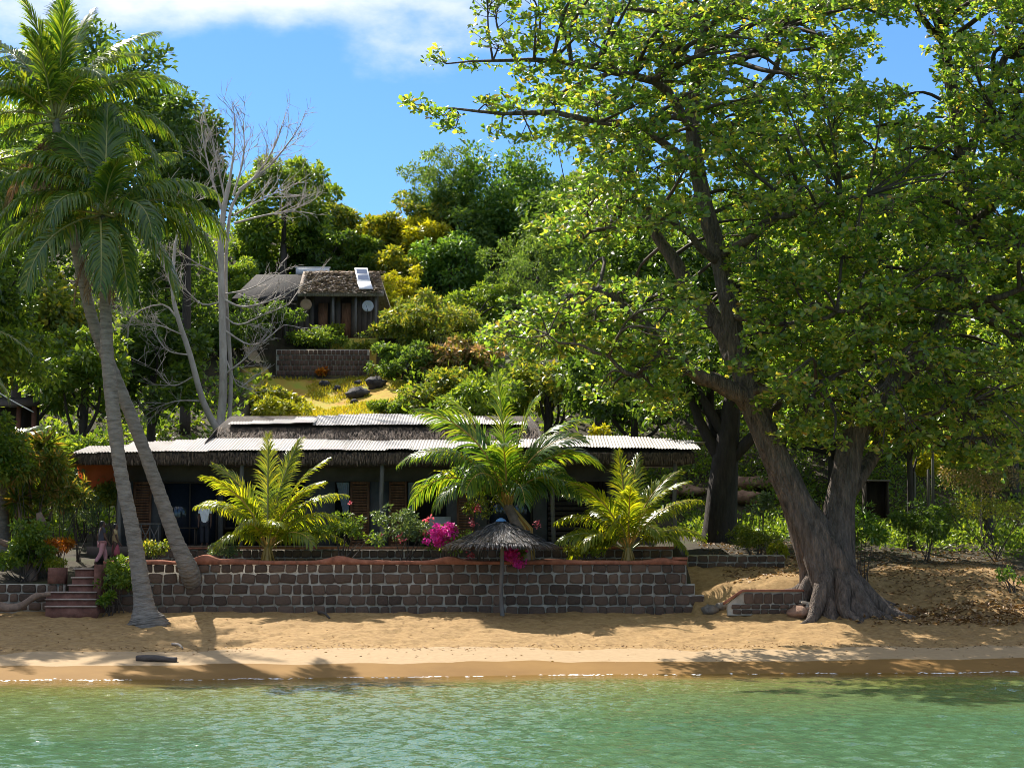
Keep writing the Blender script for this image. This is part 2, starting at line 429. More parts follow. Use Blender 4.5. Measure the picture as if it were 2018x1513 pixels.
def ground_mat():
    m, N, L, out = new_mat('ground_cover')
    b = N.new("ShaderNodeBsdfPrincipled")
    at = N.new("ShaderNodeVertexColor"); at.layer_name = "zone"
    sp = N.new("ShaderNodeSeparateColor"); L.new(at.outputs[0], sp.inputs[0])
    tc = N.new("ShaderNodeTexCoord")
    def noise(sc, det=6, rough=.6):
        n = N.new("ShaderNodeTexNoise"); n.inputs["Scale"].default_value = sc; n.inputs["Detail"].default_value = det; n.inputs["Roughness"].default_value = rough
        L.new(tc.outputs["Object"], n.inputs["Vector"]); return n
    def mix(f, a, bb):
        x_ = N.new("ShaderNodeMix"); x_.data_type = 'RGBA'
        if isinstance(f, float): x_.inputs[0].default_value = f
        else: L.new(f, x_.inputs[0])
        L.new(a, x_.inputs[6]); L.new(bb, x_.inputs[7]); return x_.outputs[2]
    def soft(f, n, a=.35, c=.65):
        ad = N.new("ShaderNodeMath"); ad.operation = 'MULTIPLY_ADD'
        L.new(n, ad.inputs[0]); ad.inputs[1].default_value = .5; L.new(f, ad.inputs[2])
        mr = N.new("ShaderNodeMapRange"); mr.interpolation_type = 'SMOOTHSTEP'; mr.inputs[1].default_value = a + .25; mr.inputs[2].default_value = c + .25
        L.new(ad.outputs[0], mr.inputs[0]); return mr.outputs[0]
    n1 = noise(.9); n2 = noise(5.0); n3 = noise(.35)
    earth = ramp(N, [(.3, (.028, .022, .013)), (.5, (.055, .042, .022)), (.7, (.045, .055, .016))]); L.new(n1.outputs[0], earth.inputs[0])
    sand = ramp(N, [(.28, (.22, .130, .048)), (.5, (.33, .205, .082)), (.72, (.42, .27, .115))]); L.new(n2.outputs[0], sand.inputs[0])
    lawn = ramp(N, [(.32, (.40, .22, .045)), (.48, (.42, .31, .045)), (.64, (.32, .34, .04))]); L.new(n1.outputs[0], lawn.inputs[0])
    pale = ramp(N, [(.3, (.34, .235, .125)), (.7, (.40, .28, .155))]); L.new(n2.outputs[0], pale.inputs[0])
    wet = ramp(N, [(.3, (.19, .105, .035)), (.7, (.26, .15, .05))]); L.new(n3.outputs[0], wet.inputs[0])
    c = mix(soft(sp.outputs[0], n1.outputs[0]), earth.outputs[0], sand.outputs[0])
    c = mix(soft(sp.outputs[1], n1.outputs[0]), c, lawn.outputs[0])
    c = mix(soft(at.outputs[1], n2.outputs[0], .42, .58), c, pale.outputs[0])
    wf = soft(sp.outputs[2], n3.outputs[0], .44, .56)
    c = mix(wf, c, wet.outputs[0])
    L.new(c, b.inputs["Base Color"])
    rr = N.new("ShaderNodeMapRange"); rr.inputs[3].default_value = .95; rr.inputs[4].default_value = .75
    L.new(wf, rr.inputs[0]); L.new(rr.outputs[0], b.inputs["Roughness"])
    n4 = noise(14, 5, .7)
    bs = N.new("ShaderNodeMapRange"); bs.inputs[3].default_value = .8; bs.inputs[4].default_value = .03
    mxx = N.new("ShaderNodeMath"); mxx.operation = 'MAXIMUM'; L.new(wf, mxx.inputs[0]); L.new(at.outputs[1], mxx.inputs[1])
    L.new(mxx.outputs[0], bs.inputs[0])
    bp = N.new("ShaderNodeBump"); bp.inputs["Distance"].default_value = .06; L.new(bs.outputs[0], bp.inputs["Strength"])
    L.new(n4.outputs[0], bp.inputs["Height"]); L.new(bp.outputs[0], b.inputs["Normal"])
    ws = N.new("ShaderNodeMapRange"); ws.inputs[3].default_value = .3; ws.inputs[4].default_value = .06
    L.new(wf, ws.inputs[0]); L.new(ws.outputs[0], b.inputs["Specular IOR Level"])
    L.new(b.outputs[0], out.inputs[0])
    return m

gme = mesh_np("ground", np.stack([GX, GY, GZ], -1).reshape(-1, 3), gq, ground_mat(), True)
ysg = shore(GX); sg = (GY - ysg) / (68.5 - ysg)
wob = 0.02 * fbm(GX * .5, GY * .2, 3)
zone = np.zeros((ny, nx, 4), np.float32)
zone[..., 0] = np.clip(1 - smooth(72, 76, GY - 1.0 * fbm(GX * .3, GY * .3, 2) * 1.5) * (1 - 0.35 * smooth(6, 9, GX) * (1 - smooth(76, 82, GY))), 0, 1)
zone[..., 0] *= np.where((GX < XWR - .1) & (GY > 68.6) & (GX > XWL), 0.25, 1) * np.where((GX < XWL) & (GY > 68.8), 0.3, 1)
la, lb = X(490, 103), X(790, 103)
zone[..., 1] = smooth(la - 1, la + 2, GX + (GY - 103) * .25) * (1 - smooth(lb - 1, lb + 1.5, GX)) * smooth(93, 96, GY) * (1 - smooth(112.6, 113.6, GY))
zone[..., 1] = np.maximum(zone[..., 1], smooth(X(640, 116), X(660, 116), GX) * (1 - smooth(X(735, 116), X(750, 116), GX)) * smooth(113.5, 114.2, GY) * (1 - smooth(117.5, 118.5, GY)))
zone[..., 2] = 1 - smooth(0.15, 0.19, sg + wob)
zone[..., 3] = smooth(0.15, 0.19, sg + wob) * (1 - smooth(0.32, 0.37, sg + wob * 2))
ca = gme.color_attributes.new("zone", 'FLOAT_COLOR', 'POINT')
ca.data.foreach_set("color", zone.reshape(-1))
ground = link("ground", gme); tag(ground, "golden beach rising to a wooded hillside with a grassy patch", "ground", kind="structure")

# ------------------------------------------------------------------ water
def water_mat():
    m, N, L, out = new_mat('sea_water')
    tc = N.new("ShaderNodeTexCoord")
    at = N.new("ShaderNodeAttribute"); at.attribute_name = "depth"
    nz = N.new("ShaderNodeTexNoise"); nz.inputs["Scale"].default_value = .25; nz.inputs["Detail"].default_value = 3
    L.new(tc.outputs["Object"], nz.inputs["Vector"])
    ad = N.new("ShaderNodeMath"); ad.operation = 'MULTIPLY_ADD'; L.new(nz.outputs[0], ad.inputs[0]); ad.inputs[1].default_value = .9; L.new(at.outputs["Fac"], ad.inputs[2])
    mr = N.new("ShaderNodeMapRange"); mr.inputs[1].default_value = .45; mr.inputs[2].default_value = 2.6; L.new(ad.outputs[0], mr.inputs[0])
    r = ramp(N, [(0, (.24, .17, .05)), (.14, (.18, .175, .05)), (.40, (.135, .170, .058)), (.75, (.098, .157, .064)), (1, (.068, .142, .068))])
    L.new(mr.outputs[0], r.inputs[0])
    b = N.new("ShaderNodeBsdfPrincipled")
    L.new(r.outputs[0], b.inputs["Base Color"])
    b.inputs["Roughness"].default_value = .09; b.inputs["IOR"].default_value = 1.4; b.inputs["Specular IOR Level"].default_value = .75
    mp = N.new("ShaderNodeMapping"); mp.inputs["Scale"].default_value = (1.0, 1.25, 1); L.new(tc.outputs["Object"], mp.inputs[0])
    n1 = N.new("ShaderNodeTexNoise"); n1.inputs["Scale"].default_value = 5.0; n1.inputs["Detail"].default_value = 2; n1.inputs["Roughness"].default_value = .55
    L.new(mp.outputs[0], n1.inputs["Vector"])
    bp = N.new("ShaderNodeBump"); bp.inputs["Strength"].default_value = 1.0; bp.inputs["Distance"].default_value = .03
    L.new(n1.outputs[0], bp.inputs["Height"]); L.new(bp.outputs[0], b.inputs["Normal"])
    tr = N.new("ShaderNodeBsdfTransparent"); tr.inputs[0].default_value = (.95, .93, .80, 1)
    al = N.new("ShaderNodeMapRange"); al.interpolation_type = 'SMOOTHSTEP'; al.inputs[1].default_value = 0.0; al.inputs[2].default_value = .42; al.inputs[3].default_value = .18
    L.new(at.outputs["Fac"], al.inputs[0])
    mx = N.new("ShaderNodeMixShader"); L.new(al.outputs[0], mx.inputs[0]); L.new(tr.outputs[0], mx.inputs[1]); L.new(b.outputs[0], mx.inputs[2])
    L.new(mx.outputs[0], out.inputs[0])
    return m
rng = np.random.default_rng(5)
wx = np.concatenate([np.linspace(-500, -40, 12)[:-1], np.linspace(-40, -17, 24)[:-1], np.linspace(-17, 17, 350), np.linspace(17, 40, 24)[1:], np.linspace(40, 500, 12)[1:]])
wy = np.concatenate([np.linspace(-250, 20, 16)[:-1], np.linspace(20, 29.5, 30)[:-1], np.linspace(29.5, 59.5, 400)])
WX, WY = np.meshgrid(wx, wy)
WZ = np.zeros_like(WX)
for k in range(46):
    lam = 0.30 * (3.2 ** rng.random())
    th = math.pi / 2 + rng.normal(0, .75)
    amp = 0.0105 * lam
    kx, ky = 2 * math.pi / lam * math.cos(th), 2 * math.pi / lam * math.sin(th)
    WZ += amp * np.sin(kx * WX + ky * WY + rng.random() * 6.28) * (0.6 + 0.4 * vnoise(WX * .12 + k, WY * .12))
dep = np.maximum(0, -(h(WX, WY)))
WZ *= smooth(0.02, .7, dep)
WZ += 0.03
wi = np.arange(len(wy) - 1)[:, None] * len(wx) + np.arange(len(wx) - 1)[None, :]
wq = np.stack([wi, wi + 1, wi + len(wx) + 1, wi + len(wx)], -1).reshape(-1, 4)
wme = mesh_np("water", np.stack([WX, WY, WZ], -1).reshape(-1, 3), wq, water_mat(), True)
da = wme.attributes.new("depth", 'FLOAT', 'POINT'); da.data.foreach_set("value", dep.astype(np.float32).ravel())
water = link("water", wme); tag(water, "rippled green sea water lapping the beach", "water", kind="structure")

# froth along the water's edge
fm = MB(); rng = np.random.default_rng(8)
for k in range(1000):
    x = rng.uniform(-19, 19); d = rng.normal(0, .13) - .25
    if vnoise(x * .7, 3.0) + .5 * vnoise(x * 3, 1) < rng.uniform(-.5, .6): continue
    y = float(shore(np.array([x]))[0]) + d + .12 * math.sin(x * 2.3)
    r_ = rng.uniform(.008, .032); a = np.arange(6) * math.pi / 3
    V = np.stack([x + r_ * 2.4 * np.cos(a), y + r_ * np.sin(a), np.full(6, .045) + 0 * a], -1)
    fm.add(np.vstack([V, [x, y, .045 + r_ * .55]]), tris=[(j, (j + 1) % 6, 6) for j in range(6)])
tag(fm.top("foam", M['foam'], True), "thin line of white froth along the waterline", "foam", kind="stuff")

# ------------------------------------------------------------------ stones and walls
rng = np.random.default_rng(11)
def stone_mesh(name, mat, rng):
    """irregular block, front face at y=0 bulging to -y; unit size x,z in [-.5,.5], depth 1"""
    a = []
    def corner(x, z): return (x + rng.uniform(-.08, .06), z + rng.uniform(-.08, .07))
    outer = [corner(*c) for c in ((-.5, -.38), (-.38, -.5), (.38, -.5), (.5, -.38), (.5, .38), (.38, .5), (-.38, .5), (-.5, .38))]
    V = [(x, 1.0, z) for x, z in outer] + [(x, .35, z) for x, z in outer] + [(x * .78, .03 + rng.uniform(-.10, .10), z * .74) for x, z in outer] + [(0, -.05 + rng.uniform(-.1, .05), 0)]
    q = []
    for L_ in (0, 8):
        for j in range(8): q.append((L_ + j, L_ + (j + 1) % 8, L_ + 8 + (j + 1) % 8, L_ + 8 + j))
    t = [(16 + j, 16 + (j + 1) % 8, 24) for j in range(8)]
    return mesh_np(name, V, [np.array(q), np.array(t)], mat, False)
STONES = [stone_mesh("stone", M['stone'], rng) for _ in range(16)]

def stone_course(parent, x0, x1, yf, z0, z1, wmin, wmax, rng, depth=.10, gap=.05, skip=None):
    x = x0
    base = origin(parent)
    while x < x1 - wmin * .4:
        w = min(rng.uniform(wmin, wmax), x1 - x)
        if x1 - (x + w) < wmin * .5: w = x1 - x
        if not (skip and skip(x + w / 2)):
            o = link("stone", STONES[rng.integers(16)], parent)
            hh = (z1 - z0 - gap) * rng.uniform(.93, 1.0)
            o.location = (x + w / 2 - base[0], yf - rng.uniform(.0, .02) - base[1], (z0 + z1) / 2 - base[2])
            o.scale = (w - gap, depth, hh)
            o.rotation_euler = (0, rng.normal(0, .012), 0)
        x += w
    return

# terrace wall
wall = thing("terrace_wall", ((XWL + XWR) / 2, WALLY, 1.4), "long dark stone terrace wall with pale mortar and wavy terracotta coping above the beach", "wall")
ztop = Z(1108, WALLY)
m_ = MB()
XT = X(1352, WALLY)                                # where the full height ends
XM = X(1368, WALLY)
m_.box(XWL, XT, WALLY + .07, WALLY + .5, 1.0, ztop)
m_.box(XT, XM, WALLY + .07, WALLY + .5, 1.0, Z(1150, WALLY))
m_.box(XM, X(1386, WALLY), WALLY + .07, WALLY + .5, 1.0, Z(1172, WALLY))
m_.box(XT - .42, XT - .002, WALLY + .5, WALLY + 3.6, 1.5, ztop - .003)       # return along the right side
m_.box(XWL, XWL + .4, WALLY + .5, WALLY + 3.6, 1.5, ztop - .25)
m_.build("mortar_core", M['mortar'], wall)
rows = [1203, 1193, 1172, 1150.5, 1129, 1110]
for a, b_ in zip(rows[:-1], rows[1:]):
    z0, z1 = Z(a, WALLY), Z(b_, WALLY)
    xr = XT if b_ < 1150 else (XM if b_ < 1172 else X(1386, WALLY))
    off = 0 if a < 1200 else -.22
    stone_course(wall, XWL + rng.uniform(0, .1), xr, WALLY, z0 + off, z1, .30, .62, rng)
# wavy coping swept along the top
cx = np.linspace(XWL + .02, XT + .02, 150)
cpx = CX + cx * F / WALLY
bump_h = np.zeros_like(cx)
for c0, a_, w_ in ((668, .16, 28), (885, .15, 26), (1090, .05, 30), (1305, .11, 26), (405, .20, 22), (350, -.05, 20), (460, .06, 30)):
    bump_h += a_ * np.exp(-((cpx - c0) / w_) ** 2)
zt = ztop + .06 + bump_h + .012 * vnoise(cx * 1.2, 0 * cx)
V, q = [], []
for k, (x, z) in enumerate(zip(cx, zt)):
    V += [(x, WALLY - .04, ztop - .07), (x, WALLY - .055, z - .03), (x, WALLY - .02, z), (x, WALLY + .50, z + .02), (x, WALLY + .56, z - .04), (x, WALLY + .54, ztop - .06)]
    if k:
        for j in range(6):
            a0, a1 = (k - 1) * 6, k * 6; j2 = (j + 1) % 6
            q.append((a0 + j, a1 + j, a1 + j2, a0 + j2))
n_ = len(V)
q2 = [(0, 1, 2, 3), (0, 3, 4, 5), (n_ - 6, n_ - 3, n_ - 4, n_ - 5), (n_ - 6, n_ - 1, n_ - 2, n_ - 3)]
child("coping", V, [np.array(q), np.array(q2)], M['coping'], wall, True)
m_ = MB(); m_.box(XT - .48, XT + .04, WALLY - .06, WALLY + .6, ztop + .09, ztop + .19)
m_.build("end_cap", M['coping'], wall)

# left wall beside the steps
XLW = X(128, 68.4)
lw = thing("garden_wall", (-18.2, 68.4, 1.4), "low dark stone garden wall left of the beach steps", "wall")
zl = Z(1150, 68.4)
m_ = MB(); m_.box(-26, XLW, 68.47, 68.85, 1.0, zl); m_.build("mortar_core", M['mortar'], lw)
for a, b_ in ((1203, 1186), (1186, 1168), (1168, 1150)):
    stone_course(lw, -22, XLW, 68.4, Z(a, 68.4), Z(b_, 68.4), .3, .6, rng)
m_ = MB(); m_.box(XLW - .55, XLW + .02, 68.34, 68.95, zl + .003, Z(1118, 68.4)); m_.build("end_pillar", M['redstep'], lw)

# steps
st = thing("beach_steps", (X(150, 68), 68, 1.4), "red edged stone steps climbing from the sand to the garden", "steps")
edges = [1203, 1196, 1182, 1168, 1154, 1139, 1122]
for k in range(6):
    Yk = 67.0 + .32 * k
    xl = X(94, Yk) if k < 3 else X(150 - (5 - k) * 6, Yk)
    xr = X(192, Yk) + .02
    m_ = MB(); m_.box(xl + .004 * k, xr - .004 * k, Yk, 70.2 - .003 * k, 1.2, Z(edges[k + 1], Yk))
    sp_ = m_.build("step", M['redstep'], st)
    m_ = MB(); m_.box(xl - .02, xr + .0, Yk - .05, Yk + .36, Z(edges[k + 1], Yk) + .002, Z(edges[k + 1], Yk) + .05); m_.build("lit_tread", M['lit_tread'], sp_)  # added pale slab paints the sunlit top of the step
m_ = MB(); m_.box(X(189, 67.8), X(203, 67.8), 67.7, 70.3, 1.2, Z(1112, 67.8)); m_.build("side_wall", M['redstep'], st)

# inner terrace wall below the porch
iw = thing("porch_wall", (0, 72, 3.1), "low reddish stone wall in front of the house porch", "wall")
xi0, xi1 = X(300, 72), X(1325, 72)
zi = Z(1082, 72)
m_ = MB(); m_.box(xi0, xi1, 72.05, 72.35, 3.0, zi); m_.build("mortar_core", M['mortar'], iw)
for a, b_ in ((1113, 1099), (1099, 1083)):
    stone_course(iw, xi0, xi1, 72.0, Z(a, 72), Z(b_, 72), .26, .42, rng, depth=.07, gap=.03)
m_ = MB()
for k, (a, b_) in enumerate(((xi0 - .05, X(610, 72)), (X(610, 72) + .004, X(905, 72)), (X(905, 72) + .004, xi1 + .05))):
    m_.box(a, b_, 71.94, 72.42, zi + .003, zi + .075 + .01 * k)
m_.build("coping", M['coping'], iw)

# little brick planter wall at the foot of the big tree
pw = thing("planter_wall", (X(1510, 66.6), 66.6, 1.4), "short low brick wall with terracotta top at the foot of the big tree", "wall")
x0, x1, x2 = X(1432, 66.6), X(1462, 66.6), X(1580, 66.6)
zb, zt_ = Z(1212, 66.6), Z(1166, 66.6)
m_ = MB()
Vp = [(x0, 0, Z(1190, 66.6)), (x0, 0, zb), (x2, 0, zb), (x2, 0, zt_), (x1, 0, zt_)]
Va = [(x, 66.66, z) for x, _, z in Vp] + [(x, 66.95, z) for x, _, z in Vp]
m_.add(Va, [(j, (j + 1) % 5, 5 + (j + 1) % 5, 5 + j) for j in range(5)]); m_.add(Va, [(0, 1, 2, 4), (5, 9, 7, 6)], [(2, 3, 4), (7, 9, 8)])
m_.build("mortar_core", M['mortar'], pw)
for k, (a, b_, s0) in enumerate(((1210, 1200, 1442), (1200, 1190, 1440), (1190, 1168, 1464))):
    stone_course(pw, X(s0, 66.6), x2, 66.6, Z(a, 66.6), Z(b_, 66.6), .28, .40, rng, depth=.07, gap=.03)
m_ = MB()
pr = [(x0 - .12, Z(1191, 66.6)), (x1, zt_ + .01), (x2 + .03, zt_ + .02)]
Vc = [];
for x, z in pr: Vc += [(x, 66.56, z), (x, 66.56, z + .07), (x, 67.0, z + .07), (x, 67.0, z)]
m_.add(Vc, [(a + j, a + 4 + j, a + 4 + (j + 1) % 4, a + (j + 1) % 4) for a in (0, 4) for j in range(4)] + [(0, 1, 2, 3), (8, 11, 10, 9)])
m_.build("coping", M['coping'], pw)

# low wall in the shade right of the house
sw = thing("shade_wall", (X(1430, 72), 72, 2.8), "low mossy block wall in the shade behind the big tree", "wall")
m_ = MB(); m_.box(X(1355, 72), X(1545, 72), 72.06, 72.4, 2.6, Z(1093, 72)); m_.build("mortar_core", M['mortar'], sw)
for a, b_ in ((1123, 1108), (1108, 1094)):
    stone_course(sw, X(1355, 72), X(1545, 72), 72, Z(a, 72), Z(b_, 72), .3, .42, rng, depth=.06, gap=.04)

# ------------------------------------------------------------------ beach house
house = thing("beach_house", (X(700, 78), 78, 3.8), "long low beach house with thatched roof under white corrugated sheets", "house")
YE, YW = 73.5, 76.4
XL, XR = X(128, YE), X(1378, YE)
rng = np.random.default_rng(21)

def eave_py(px): return np.interp(px, [120, 145, 400, 800, 1000, 1180, 1380], [897, 892, 888, 885, 882, 880, 886])
def top_py(px): return np.interp(px, [120, 150, 370, 700, 1000, 1180, 1280, 1380], [884, 880, 863, 866, 868, 858, 862, 868])

# thatch body: main block and the right wing
rowsY = [YE + .15, 76.5, 77.5, 79.6, 86.0]
xm = X(1075, 77); XM0 = X(412, 77)
prof = [(XM0, xm, YE + .15, Z(888, YE) - .10), (XM0, xm, 76.5, Z(868, 76.5) - .10), (X(425, 77.5), X(1062, 77.5), 77.5, Z(840, 77.5) - .06), (X(452, 79.6), X(1045, 79.6), 79.6, Z(816, 79.6) - .08), (X(430, 82), X(1060, 82), 82.5, Z(860, 79.6)), (XM0, xm, 87.0, 7.3)]
V = []
for a, b_, y, z in prof: V += [(a, y, z), (b_, y, z)]
V += [(XM0, YE + .15, Z(915, YE)), (xm, YE + .15, Z(915, YE)), (XM0, 87, 7.0), (xm, 87, 7.0)]
q = [(2 * k, 2 * k + 1, 2 * k + 3, 2 * k + 2) for k in range(5)] + [(12, 13, 1, 0), (10, 11, 15, 14), (14, 15, 13, 12)]
t = []
for k, e in ((0, 12), (1, 13)):
    pass
m_ = MB(); m_.add(V, q)
# closing hip ends: fan from the low side points
m_.add(V, [(12, 0, 10, 14), (13, 15, 11, 1)], [(0, 2, 4), (0, 4, 6), (0, 6, 8), (0, 8, 10), (1, 5, 3), (1, 7, 5), (1, 9, 7), (1, 11, 9)])
thatch = m_.build("thatch_roof", M['thatch'], house)
m_ = MB()
zw0, zw1 = Z(886, YE) - .10, Z(862, 76.4) - .10
Vw = [(xm - .3, YE + .15, Z(912, YE)), (xm - .3, YE + .152, zw0), (xm - .3, 76.5, zw1), (xm - .3, 80, 7.2)]
V = Vw + [(XR - .15 if k < 2 else XR - .5, y, z) for k, (_, y, z) in enumerate(Vw)]
m_.add(V, [(0, 4, 5, 1), (1, 5, 6, 2), (2, 6, 7, 3), (3, 7, 4, 0), (0, 1, 2, 3), (4, 7, 6, 5)])
m_.build("wing_thatch", M['thatch'], house)
m_ = MB()
Vw = [(XL + .12, YE + .15, Z(915, YE)), (XL + .12, YE + .152, Z(893, YE) - .08), (XL + .35, 76.5, Z(880, 76.5) - .06), (XL + .3, 79.6, 7.2)]
V = Vw + [(XM0 + .3, y, z) for y, z in ((YE + .15, Z(915, YE)), (YE + .152, Z(889, YE) - .10), (76.5, Z(866, 76.5) - .10), (79.6, 7.2))]
m_.add(V, [(0, 4, 5, 1), (1, 5, 6, 2), (2, 6, 7, 3), (3, 7, 4, 0), (0, 1, 2, 3), (4, 7, 6, 5)])
m_.build("wing_thatch", M['thatch'], house)

# straw fringe hanging under the eave, and tufts on the thatch band
def straws(n, xr, yr, zfun, ln, rng, lean=.25):
    xs_ = rng.uniform(*xr, n); ys_ = rng.uniform(*yr, n); zs_ = zfun(xs_, ys_)
    L_ = rng.uniform(ln * .5, ln, n); w = rng.uniform(.012, .03, n)
    dx = rng.normal(0, lean, n) * L_; dy = rng.normal(-.12, lean * .7, n) * L_
    V = np.stack([np.stack([xs_ - w, ys_, zs_], -1), np.stack([xs_ + w, ys_, zs_], -1), np.stack([xs_ + dx, ys_ + dy, zs_ - L_], -1)], 1).reshape(-1, 3)
    return V, np.arange(3 * n).reshape(-1, 3)
V, Ft = straws(5200, (XL + .1, XR - .2), (YE + .02, YE + .2), lambda x, y: Z(893, YE) + rng.uniform(-.30, .06, len(x)), .24, rng, .12)
o = child("eave_fringe", V, Ft, M['straw'], house); o["kind"] = "stuff"
V, Ft = straws(1800, (X(425, 77.4), X(1062, 77.4)), (76.6, 77.45), lambda x, y: np.interp(y, [76.5, 77.5], [Z(868, 76.5), Z(842, 77.5)]) + .05, .30, rng, .5)
V[2::3, 1] -= .25
o = child("ridge_straw", V, Ft, M['straw'], house); o["kind"] = "stuff"

# corrugated sheets
def corr_mesh(w, ln, pitch=.12, amp=.017, rows=5):
    n = int(round(w / pitch)) * 6 + 1
    x = np.linspace(0, w, n); zc = amp * np.sin(2 * math.pi * x / pitch)
    yy = np.linspace(0, 1, rows)
    V = np.stack([np.tile(x, rows), np.repeat(yy * ln, n), np.tile(zc, rows)], -1)
    i = np.arange(rows - 1)[:, None] * n + np.arange(n - 1)[None, :]
    q = np.stack([i, i + 1, i + n + 1, i + n], -1).reshape(-1, 4)
    return mesh_np("roof_sheet", V, q, M['sheet'], True)
SH = corr_mesh(.96, 1.0)
def sheet(x, y0, z0, y1, z1, roll=0):
    o = link("roof_sheet", SH, house)
    b_ = origin(house)
    ln = math.hypot(y1 - y0, z1 - z0)
    o.location = (x - b_[0], y0 - b_[1], z0 - b_[2])
    o.rotation_euler = (math.atan2(z1 - z0, y1 - y0), roll, 0)
    o.scale = (1, ln, 1)
x = XL + .25; k = 0
while x < XR - .5:
    px = CX + (x + .45) * F / YE
    y0 = YE + rng.uniform(-.10, .05)
    z0 = Z(eave_py(px), y0) + .004 * (k % 2) + rng.normal(0, .012)
    z1 = Z(top_py(px), 76.5) + rng.normal(0, .015)
    sheet(x, y0, z0, 76.5 + rng.uniform(-.06, .06), z1, rng.normal(0, .008))
    x += .86; k += 1
x = X(450, 78); k = 0
while x < X(1000, 78):
    px = CX + (x + .45) * F / 77.8
    zlo = np.interp(px, [440, 600, 640, 900, 1045], [838, 834, 839, 836, 838]); zhi = np.interp(px, [440, 700, 890, 1045], [828, 815, 817, 829])
    sheet(x, 77.35 + rng.uniform(-.08, .05), Z(zlo, 77.35) + .03 + .004 * (k % 2), 79.75, Z(zhi, 79.75), rng.normal(0, .008))
    x += .86; k += 1
m_ = MB(); xe = X(1366, 76); m_.box(xe - .1, xe + .45, 75.4, 76.2, Z(872, 75.4), Z(872, 75.4) + .03); m_.build("loose_sheet", M['sheet'], house)

# walls, rooms
ZF = 3.86
zl0 = Z(948, YW)
m_ = MB()
def seg(a, b_, z0, z1, mb=m_): mb.box(X(a, YW), X(b_, YW), YW, YW + .15, z0, z1)
seg(228, 1215, zl0, 7.75)
for a, b_ in ((228, 262), (298, 318), (430, 440), (600, 660), (728, 766), (880, 960), (1050, 1078), (1196, 1215)):
    seg(a, b_, ZF, zl0 - .002)
for a, b_ in ((318, 430), (660, 690), (802, 880), (440, 600)):
    pass
m_.box(X(228, YW), X(228, YW) + .15, YW + .152, 86, ZF, 7.4); m_.box(X(1215, YW) - .15, X(1215, YW), YW + .152, 86, ZF, 7.4)
m_.box(X(228, YW) + .16, X(1215, YW) - .16, 80.5, 80.65, ZF, 7.75)
m_.build("wall", M['housewall'], house)
m_ = MB(); m_.box(X(215, YW), X(1330, YW), 72.5, 86, 3.5, ZF - .003); m_.build("porch_floor", M['floor'], house)
m_ = MB(); m_.box(X(228, YW) + .16, X(1215, YW) - .16, YW + .16, 80.4, 7.75, 7.80); m_.build("ceiling", M['darkwood'], house)
def louver_door(a, b_, top, yy=YW - .06):
    x0, x1 = X(a, yy), X(b_, yy); zt_ = Z(top, yy)
    m_ = MB()
    m_.box(x0, x0 + .09, yy, yy + .05, ZF, zt_); m_.box(x1 - .09, x1, yy, yy + .05, ZF, zt_); m_.box(x0 + .091, x1 - .091, yy, yy + .05, zt_ - .1, zt_); m_.box(x0 + .091, x1 - .091, yy, yy + .05, ZF, ZF + .14)
    d = m_.build("louver_door", M['wood'], house)
    m2 = MB()
    nsl = 22
    for k in range(nsl):
        z = ZF + .16 + (zt_ - ZF - .28) * k / nsl
        V = [(x0 + .092, yy + .045, z), (x1 - .092, yy + .045, z), (x1 - .092, yy + .01, z + .085), (x0 + .092, yy + .01, z + .085)]
        m2.add(V + [(a_, b2 + .008, c) for a_, b2, c in V], [(0, 1, 2, 3), (7, 6, 5, 4), (0, 4, 5, 1), (3, 2, 6, 7)])
    s = m2.build("louver_slats", M['wood'], d); s["kind"] = "stuff"
for a, b_ in ((262, 298), (690, 728), (766, 802), (900, 935)):
    louver_door(a, b_, 949)
def window(a, b_, zlow):
    x0, x1 = X(a, YW), X(b_, YW); zt_ = zl0 - .004
    m_ = MB()
    m_.box(x0, x0 + .07, YW - .03, YW + .12, zlow, zt_); m_.box(x1 - .07, x1, YW - .03, YW + .12, zlow, zt_)
    m_.box(x0 + .071, x1 - .071, YW - .03, YW + .12, zt_ - .08, zt_); m_.box(x0 + .071, x1 - .071, YW - .03, YW + .12, zlow, zlow + .08)
    xm_ = (x0 + x1) / 2; m_.box(xm_ - .03, xm_ + .03, YW, YW + .1, zlow + .081, zt_ - .081)
    f = m_.build("window", M['darkwood'], house)
    for s0, s1 in ((x0 + .072, xm_ - .031), (xm_ + .031, x1 - .072)):
        g = MB(); g.box(s0, s1, YW + .05, YW + .06, zlow + .082, zt_ - .082); g.build("pane", M['glass'], f)
window(319, 429, ZF + .02); window(441, 599, ZF + .7); window(961, 1049, ZF + .3)
def curtain(a, b_, t0, t1, side):
    yy = YW + .3; x0, x1 = X(a, yy), X(b_, yy); n = 26
    V, q = [], []
    for k in range(n):
        u = k / (n - 1); z = None
        for j in range(6):
            v = j / 5
            xx = x0 + (x1 - x0) * (u if side > 0 else u) ; pinch = 1 - .55 * v * (1 if True else 0)
            xx = (x0 + (xx - x0) * pinch) if side > 0 else (x1 - (x1 - xx) * pinch)
            V.append((xx, yy + .035 * math.sin(u * 38), Z(t0, yy) + (Z(t1, yy) - Z(t0, yy)) * v))
        if k:
            q += [((k - 1) * 6 + j, k * 6 + j, k * 6 + j + 1, (k - 1) * 6 + j + 1) for j in range(5)]
    child("curtain", V, np.array(q), M['curtain'], house, True)
curtain(662, 688, 950, 1010, -1); curtain(804, 828, 950, 1010, 1)
# bench-like slatted front at the right bay
sl = MB()
sl_root = MB()
for k in range(11):
    z = ZF + .05 + k * .20
    sl = MB(); sl.box(X(1080, YW), X(1195, YW), YW + .02, YW + .06, z, z + .15); sl.build("shutter_board", M['darkwood'], house)
